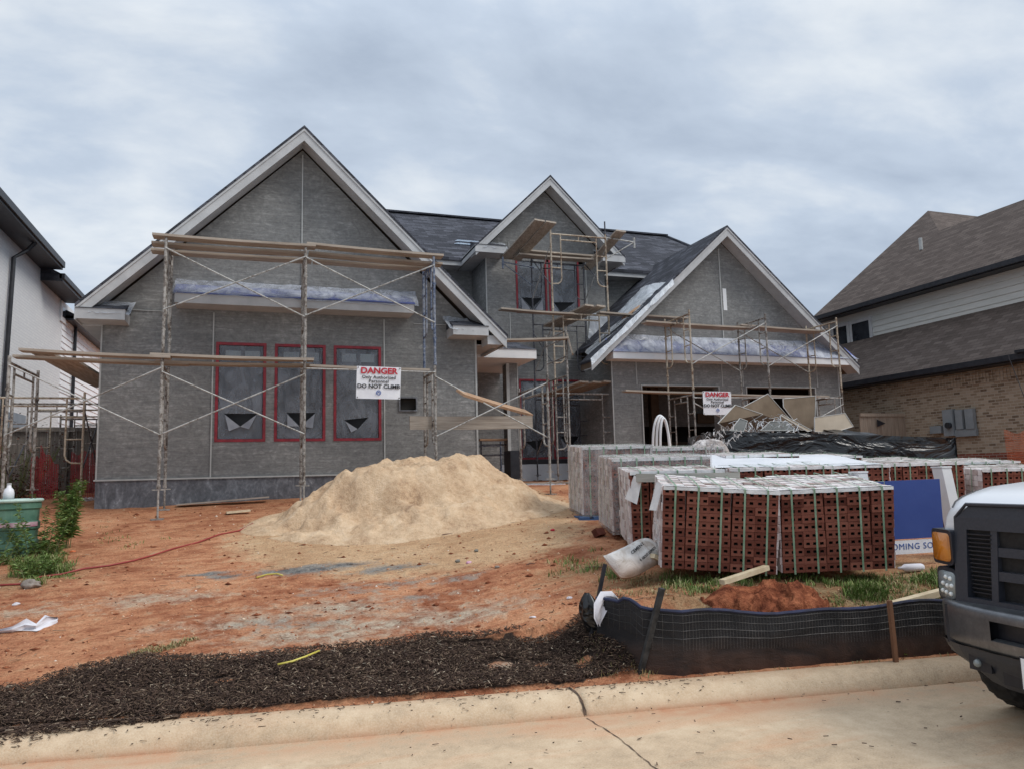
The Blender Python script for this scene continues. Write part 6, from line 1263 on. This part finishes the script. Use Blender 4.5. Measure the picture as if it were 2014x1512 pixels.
m = MB(); p = Gd(206,992); m.add([p+Vector((-.05,0,0)), p+Vector((.05,.0,0)), p+Vector((.0,.08,0)), p+Vector((.02,.02,.24))], [(0,1,3),(1,2,3),(2,0,3)]); solo('marker_flag', m, plain('yellow_flagging',(.70,.55,.04),(.8,.65,.1),4,.5), 'small yellow cone-shaped marker at the house corner', 'marker')
# red air hose, yellow hose pieces
pts = [Gd(px, py)+Vector((0,0,.015)) for px, py in ((-10,1146),(40,1144),(80,1128),(120,1124),(165,1114),(215,1108),(262,1098),(300,1086),(340,1074),(390,1062),(430,1048),(470,1040),(497,1024))]
solo('air_hose', MB().tube(pts, .011, 6), plain('red_hose', (.25,.03,.03), (.36,.06,.05), 4, .5, .1), 'thin red hose snaking over the dirt from the left edge to the sand heap', 'hose', smooth=True)
M['yhose'] = plain('yellow_hose', (.50,.42,.06), (.66,.56,.14), 5, .5, .1)
pts = [Gd(px, py)+Vector((0,0,.055)) for px, py in ((546,1312),(575,1305),(600,1297),(628,1284))]; solo('hose_offcut', MB().tube(pts, .009, 6), M['yhose'], 'yellow hose offcut lying on the dark mulch', 'hose', smooth=True)
pts = [Gd(px, py)+Vector((0,0,.015)) for px, py in ((505,1130),(525,1124),(545,1122),(556,1126))]; solo('hose_offcut', MB().tube(pts, .008, 6), M['yhose'], 'yellowish hose offcut on the grey mortar spill', 'hose', smooth=True)
# plastic litter by the left corner and porch
for (a, b, lab, sd_) in (((150,980),(195,955),'grey crumpled plastic against the house corner',3),((255,985),(285,960),'small clear plastic scrap below the foundation of the left wing',5),((1040,950),(1110,935),'crumpled clear plastic on the ground before the porch',8)):
    p, q_ = Gd(*a), Gd(a[0]*.3+b[0]*.7, a[1]*.3+b[1]*.7); m = MB(); r_ = abs(P(b[0],a[1],Y=p.y).x-P(a[0],a[1],Y=p.y).x)/2; c = P((a[0]+b[0])/2, a[1], Y=p.y); zz0 = zg(c.x, p.y)
    m.sheet((c.x-r_,p.y-.2,zz0+.03),(c.x+r_,p.y-.2,zz0+.03),(c.x+r_,p.y+.4,zz0+.10),(c.x-r_,p.y+.4,zz0+.10), 20, 12, .09, sd_, 7, .2); solo('plastic_scrap', m, M['film'], lab, 'plastic', smooth=True)
# ------------------------------------------------------------------ white truck
TY, TC, HW = 4.03, 3.00, 1.03
trk = thing('pickup_truck', 'white pickup truck with black grille and grey steel bumper parked at the kerb', 'truck', (5.0, 3.0, 0))
M['tw'] = plain('white_truck_paint', (.72,.73,.75), (.76,.77,.79), 1, .22, 0, spec=.6); M['tb'] = plain('black_textured_plastic', (.022,.025,.034), (.032,.035,.046), 60, .42, .08, .002, spec=.5)
g = G('worn_steel_bumper'); n1_ = g.noise(g.vec('Object'), 6, 7, .7); n2_ = g.noise(g.vec('Object'), 60, 3, .6); M['steel'] = g.end(g.ramp(g.math('ADD', g.math('MULTIPLY', n1_, .7), g.math('MULTIPLY', n2_, .3)), [(.35, (.13,.135,.145)), (.6, (.20,.205,.215)), (.72, (.34,.34,.35))]), .34, g.bump(n2_, .12, .003), metal=.75)
M['amber'] = plain('amber_lens', (.42,.13,.01), (.60,.21,.02), 5, .15, .1, spec=.7); M['lens'] = plain('clear_lamp_lens', (.16,.18,.18), (.28,.30,.30), 4, .08, .05, spec=.9); M['rub'] = plain('tyre_rubber', (.012,.012,.013), (.03,.028,.027), 20, .85, .4, .006)
m = MB(); ST = [4.40,4.44,4.50,4.58,4.68,4.80,4.95,5.10,5.25,5.40,5.55,5.70,5.85]
def hz(x): return float(np.interp(x, [4.40,4.44,4.50,4.6,4.8,5.2,5.85], [1.36,1.385,1.42,1.455,1.495,1.525,1.56]))
def hw(x): return float(np.interp(x, [4.40,4.46,4.6,4.8,5.85], [.93,.985,1.015,1.03,1.03]))
def zlow(x): return .4+math.sqrt(max(0, .50**2-(x-5.0)**2)) if abs(x-5.0) < .48 else .62
nS = 15
for x in ST:
    z, w = hz(x), hw(x); zl_ = max(zlow(x), 1.20 if x < 4.5 else 0)
    pr = [(w, zl_), (w+.003, (zl_+z-.2)/2), (w, z-.16), (w-.02, z-.09), (w-.06, z-.035), (w-.13, z-.008), (w-.25, z+.004), (0, z+.02)]
    pr = pr+[(-a, b) for a, b in pr[-2::-1]]
    for a, b in pr: m.v.append((x, TC+a, b))
for i in range(len(ST)-1):
    for k in range(nS-1): a = i*nS+k; m.f.append((a, a+1, a+nS+1, a+nS))
m.f.append(tuple(range(nS))[::-1]); part('hood', m, M['tw'], trk, True)
def mir(pl): return [(2*TC-y, z) for y, z in pl][::-1]
for s_ in (1,-1): part('panel_gap', MB().tube([(x, TC+s_*(hw(x)-.075), hz(x)-.028+.004) for x in ST[1:]], .005, 5), M['black'], trk)
# grille surround with openings
def gx(z): return 4.33+(z-.75)*.10
m = MB()
def gbox(y0, y1, z0, z1, x0, x1, mm=None):
    (mm or m).add([(x0+(z0-.75)*.1,y0,z0),(x0+(z0-.75)*.1,y1,z0),(x1,y1,z0),(x1,y0,z0),(x0+(z1-.75)*.1,y0,z1),(x0+(z1-.75)*.1,y1,z1),(x1,y1,z1),(x1,y0,z1)], [(0,1,2,3),(7,6,5,4),(4,5,1,0),(5,6,2,1),(6,7,3,2),(7,4,0,3)])
YL, YR_ = 3.84, 2*TC-3.84
gbox(YR_+.09, YL-.09, 1.225, 1.30, 4.33, 4.5); gbox(YR_, YL, .735, .80, 4.33, 4.5); gbox(YL-.09, YL, .80, 1.30, 4.33, 4.5); gbox(YR_, YR_+.09, .80, 1.30, 4.33, 4.5)
for s_ in (1,-1):
    yy = sorted([TC+s_*(.845-.09-.17), TC+s_*(.845-.09-.215)]); gbox(yy[0], yy[1], .80, 1.225, 4.335, 4.48)
for z0, z1 in ((1.07,1.125),(.925,.98),): gbox(TC-.54, TC+.54, z0, z1, 4.34, 4.44)
m.add([(4.385,YR_+.02,1.30),(4.385,YL-.02,1.30),(4.40,YL-.10,1.375),(4.40,YR_+.10,1.375),(4.5,YR_,1.30),(4.5,YL,1.30),(4.5,YL-.10,1.375),(4.5,YR_+.10,1.375)], [(3,2,1,0),(2,3,7,6),(1,2,6,5),(3,0,4,7)]); part('grille', m, M['tb'], trk)
m = MB(); m.box(4.398,4.43,YR_+.05,YL-.05,.78,1.29)
part('radiator', m, plain('dark_radiator', (.004,.004,.005), (.012,.012,.013), 30, .6, .3), trk); m = MB()
for z in np.arange(.83,1.2,.026): m.box(4.37,4.395,YL-.26,YL-.10,z,z+.007)
part('grille_fins', m, M['black'], trk); m = MB()
for z in np.arange(.83,1.2,.026): m.box(4.37,4.395,YR_+.10,YR_+.26,z,z+.007)
part('grille_fins', m, M['black'], trk)
m = MB(); m.add([(4.40,YR_+.09,1.375),(4.40,YL-.09,1.375),(4.41,YL-.09,1.39),(4.41,YR_+.09,1.39)],[(3,2,1,0)]); m.tube([(4.392,YL,1.20),(4.392,YL-.005,1.30),(4.392,YL-.09,1.385),(4.392,YR_+.09,1.385),(4.392,YR_+.005,1.30),(4.392,YR_,1.2)], .012, 6); part('grille_edge_seal', m, M['tb'], trk)
def rrect(y0, y1, z0, z1, r, x0, x1, sk=0, mm=None, xf=None):
    pts = []
    for cx_, cz_, a0 in ((y1-r,z1-r,0),(y0+r,z1-r,90),(y0+r,z0+r,180),(y1-r,z0+r,270)):
        for k in range(5): a = R(a0+k*22.5); pts.append((cx_+r*math.cos(a), cz_+r*math.sin(a)))
    n = len(pts); f_ = (lambda y, z: xf(y)) if xf else (lambda y, z: x0); mm.add([(f_(y,z),y,z) for y,z in pts]+[(x1,y,z) for y,z in pts], [tuple(range(n))]+[((i+1)%n,i,i+n,(i+1)%n+n) for i in range(n)])
for s_ in (1,-1):
    ed = lambda a, b: (min(TC+s_*a, TC+s_*b), max(TC+s_*a, TC+s_*b)); sw = lambda y, o=0: 4.345+o+max(0, abs(y-TC)-.86)*.42
    m = MB(); y0, y1 = ed(.84, 1.075); rrect(y0, y1, .985, 1.215, .03, 4.36, 4.6, mm=m, xf=lambda y: sw(y)); mk = part('marker_lamp', m, M['tb'], trk)
    m = MB(); y0, y1 = ed(.862, 1.055); rrect(y0, y1, 1.008, 1.192, .03, 4.35, 4.5, mm=m, xf=lambda y: sw(y,-.012)); part('amber_lens', m, M['amber'], mk, True)
    m = MB(); y0, y1 = ed(.83, 1.06); rrect(y0, y1, .745, .965, .045, 4.36, 4.6, mm=m, xf=lambda y: sw(y,.01)); hd = part('headlight', m, M['tb'], trk)
    m = MB(); y0, y1 = ed(.845, 1.03); rrect(y0, y1, .765, .94, .04, 4.35, 4.5, mm=m, xf=lambda y: sw(y,-.004)); part('lens', m, M['lens'], hd, True)
    m = MB()
    for a, z in ((.88,.90),(.93,.905),(.87,.855),(.92,.85),(.97,.86),(.885,.80),(.935,.805),(.98,.81)):
        y = TC+s_*a; bb = blob((sw(y,-.006), y, z), .015, 1, 0, 5, 1, 1, 1); m.add(bb.v, bb.f)
    part('led_cluster', m, plain('bright_led_optic', (.65,.67,.66), (.8,.82,.8), 30, .1, 0, spec=.9), hd, True)
# bumper
def loft(plan, prof, mm):
    n = len(prof); o = len(mm.v)
    for i, (x, y) in enumerate(plan):
        a = Vector((*plan[max(i-1,0)],0)); b = Vector((*plan[min(i+1,len(plan)-1)],0)); t = (b-a).normalized(); nn_ = Vector((t.y,-t.x,0)); nn_ = nn_ if nn_.x < 0 else -nn_
        for d, z in prof: mm.v.append((x+nn_.x*-d, y+nn_.y*-d, z))
    for i in range(len(plan)-1):
        for k in range(n-1): q = o+i*n+k; mm.f.append((q, q+1, q+n+1, q+n))
half = [(4.62,4.045),(4.50,4.04),(4.42,4.02),(4.36,3.97),(4.30,3.88),(4.26,3.78),(4.235,3.64),(4.22,3.52)]
mid_ = [(4.22,3.52),(4.205,3.3),(4.20,3.0),(4.205,2.7),(4.22,2.48)]; right = [(x, 2*TC-y) for x, y in half[::-1]]
full = half+mid_[1:-1]+right
m = MB(); loft(full, [(.16,.775),(.03,.765),(.008,.755),(.0,.735),(.0,.700)], m); loft(full, [(.0,.585),(.0,.535),(.012,.51),(.05,.495)], m); loft(half, [(.0,.70),(.0,.585)], m); loft(right, [(.0,.70),(.0,.585)], m)
for p_ in (mid_,): loft(p_, [(.0,.70),(.045,.69)], m); loft(p_, [(.045,.595),(.0,.585)], m)
bm = part('bumper', m, M['steel'], trk, True)
m = MB(); loft([(x+.07, y) for x, y in mid_], [(0,.72),(0,.57)], m); m.box(4.30,4.62,2.1,3.9,.5,.74); part('bumper_intake', m, M['black'], trk)
m = MB(); loft(full, [(-.006,.512),(.01,.47),(.04,.42)], m)
def vz(y): return .29+max(0, abs(y-TC)-.60)*.42
for i in range(len(full)-1):
    (xa_, ya_), (xb_, yb2) = full[i], full[i+1]; m.add([(xa_+.04,ya_,.425),(xb_+.04,yb2,.425),(xb_+.11,yb2,min(.42,vz(yb2))),(xa_+.11,ya_,min(.42,vz(ya_)))], [(0,3,2,1)])
part('valance', m, M['tb'], trk)
for s_ in (1,-1):
    y0, y1 = sorted((TC+s_*.69, TC+s_*.60)); m = MB(); m.box(4.262,4.3,y0-.03,y1+.03,.375,.465); fg_ = part('fog_lamp', m, M['black'], trk); m = MB(); bb = blob((4.262,(y0+y1)/2+.015*s_,.42), .026, 1, 0, 7); m.add(bb.v, bb.f); part('fog_lens', m, M['lens'], fg_, True)
m = MB(); m.box(4.27,4.28,3.02,3.5,.33,.41); part('valance_slot', m, M['black'], trk)
m = MB(); m.box(4.172,4.18,2.98,3.31,.355,.545); pt_ = part('number_plate', m, M['tb'], trk); m = MB(); m.box(4.168,4.1715,2.99,3.30,.365,.535); part('plate_face', m, M['vinyl'], pt_)
# wheels, cab, bed
def wheel(x, y, s_):
    m = MB(); n = 56; prof_ = [(-.125,.27),(-.125,.36),(-.11,.385),(-.07,.398),(.07,.398),(.11,.385),(.125,.36),(.125,.27)]; o = 0
    for k in range(n):
        a = 2*math.pi*k/n
        for j, (dy, r_) in enumerate(prof_):
            rr3 = r_+(.009 if (k % 2 == (j % 2)) and r_ > .38 else 0); m.v.append((x+rr3*math.cos(a), y+dy, .40+rr3*math.sin(a)))
    q = len(prof_)
    for k in range(n):
        for j in range(q-1): a = k*q+j; b = ((k+1)%n)*q+j; m.f.append((a, a+1, b+1, b))
    wt = part('wheel', m, M['rub'], trk); m = MB(); m.tube([(x,y-.10,.4),(x,y+.10,.4)], .27, 24); part('rim', m, M['steel'], wt); m = MB(); m.tube([(x,y+s_*.10,.4),(x,y+s_*.13,.4)], .07, 12); part('hub', m, M['black'], wt)
for x in (5.0, 8.7):
    wheel(x, 3.88, 1); wheel(x, 2.12, -1)
m = MB()
cabp = [(5.85,.62),(7.75,.62),(7.75,1.35),(7.65,1.93),(7.2,1.98),(6.6,1.95),(5.95,1.56),(5.85,1.54)]
m.prismY(cabp, TC-1.0, TC+1.0); part('cab', m, M['tw'], trk)
m = MB(); m.box(7.80,9.9,TC-1.0,TC+1.0,.75,1.38); part('bed', m, M['tw'], trk)
m = MB(); m.add([(6.0,TC-.85,1.60),(6.0,TC+.85,1.60),(6.55,TC+.8,1.925),(6.55,TC-.8,1.925)], [(0,3,2,1)]); m.v = [(x-.014, y, z+.018) for x, y, z in m.v]; part('windscreen', m, M['glass'], trk)
for s_ in (1,-1): m = MB(); yy = TC+s_*1.004; m.add([(6.2,yy,1.45),(7.6,yy,1.45),(7.5,yy,1.88),(6.75,yy,1.88)], [(0,1,2,3)]); part('side_window', m, M['glass'], trk)
m = MB(); m.box(4.7,9.8,2.3,3.7,.42,.66); part('chassis', m, M['black'], trk)
a0_ = Vector((5.45, 3.9, 1.52)); m = MB(); m.tube([a0_, P(1983,700,X=5.05)], [.004,.0022], 5); m.tube([a0_+Vector((0,0,-.02)), a0_+Vector((0,0,.04))], .02, 8); part('antenna', m, M['black'], trk)
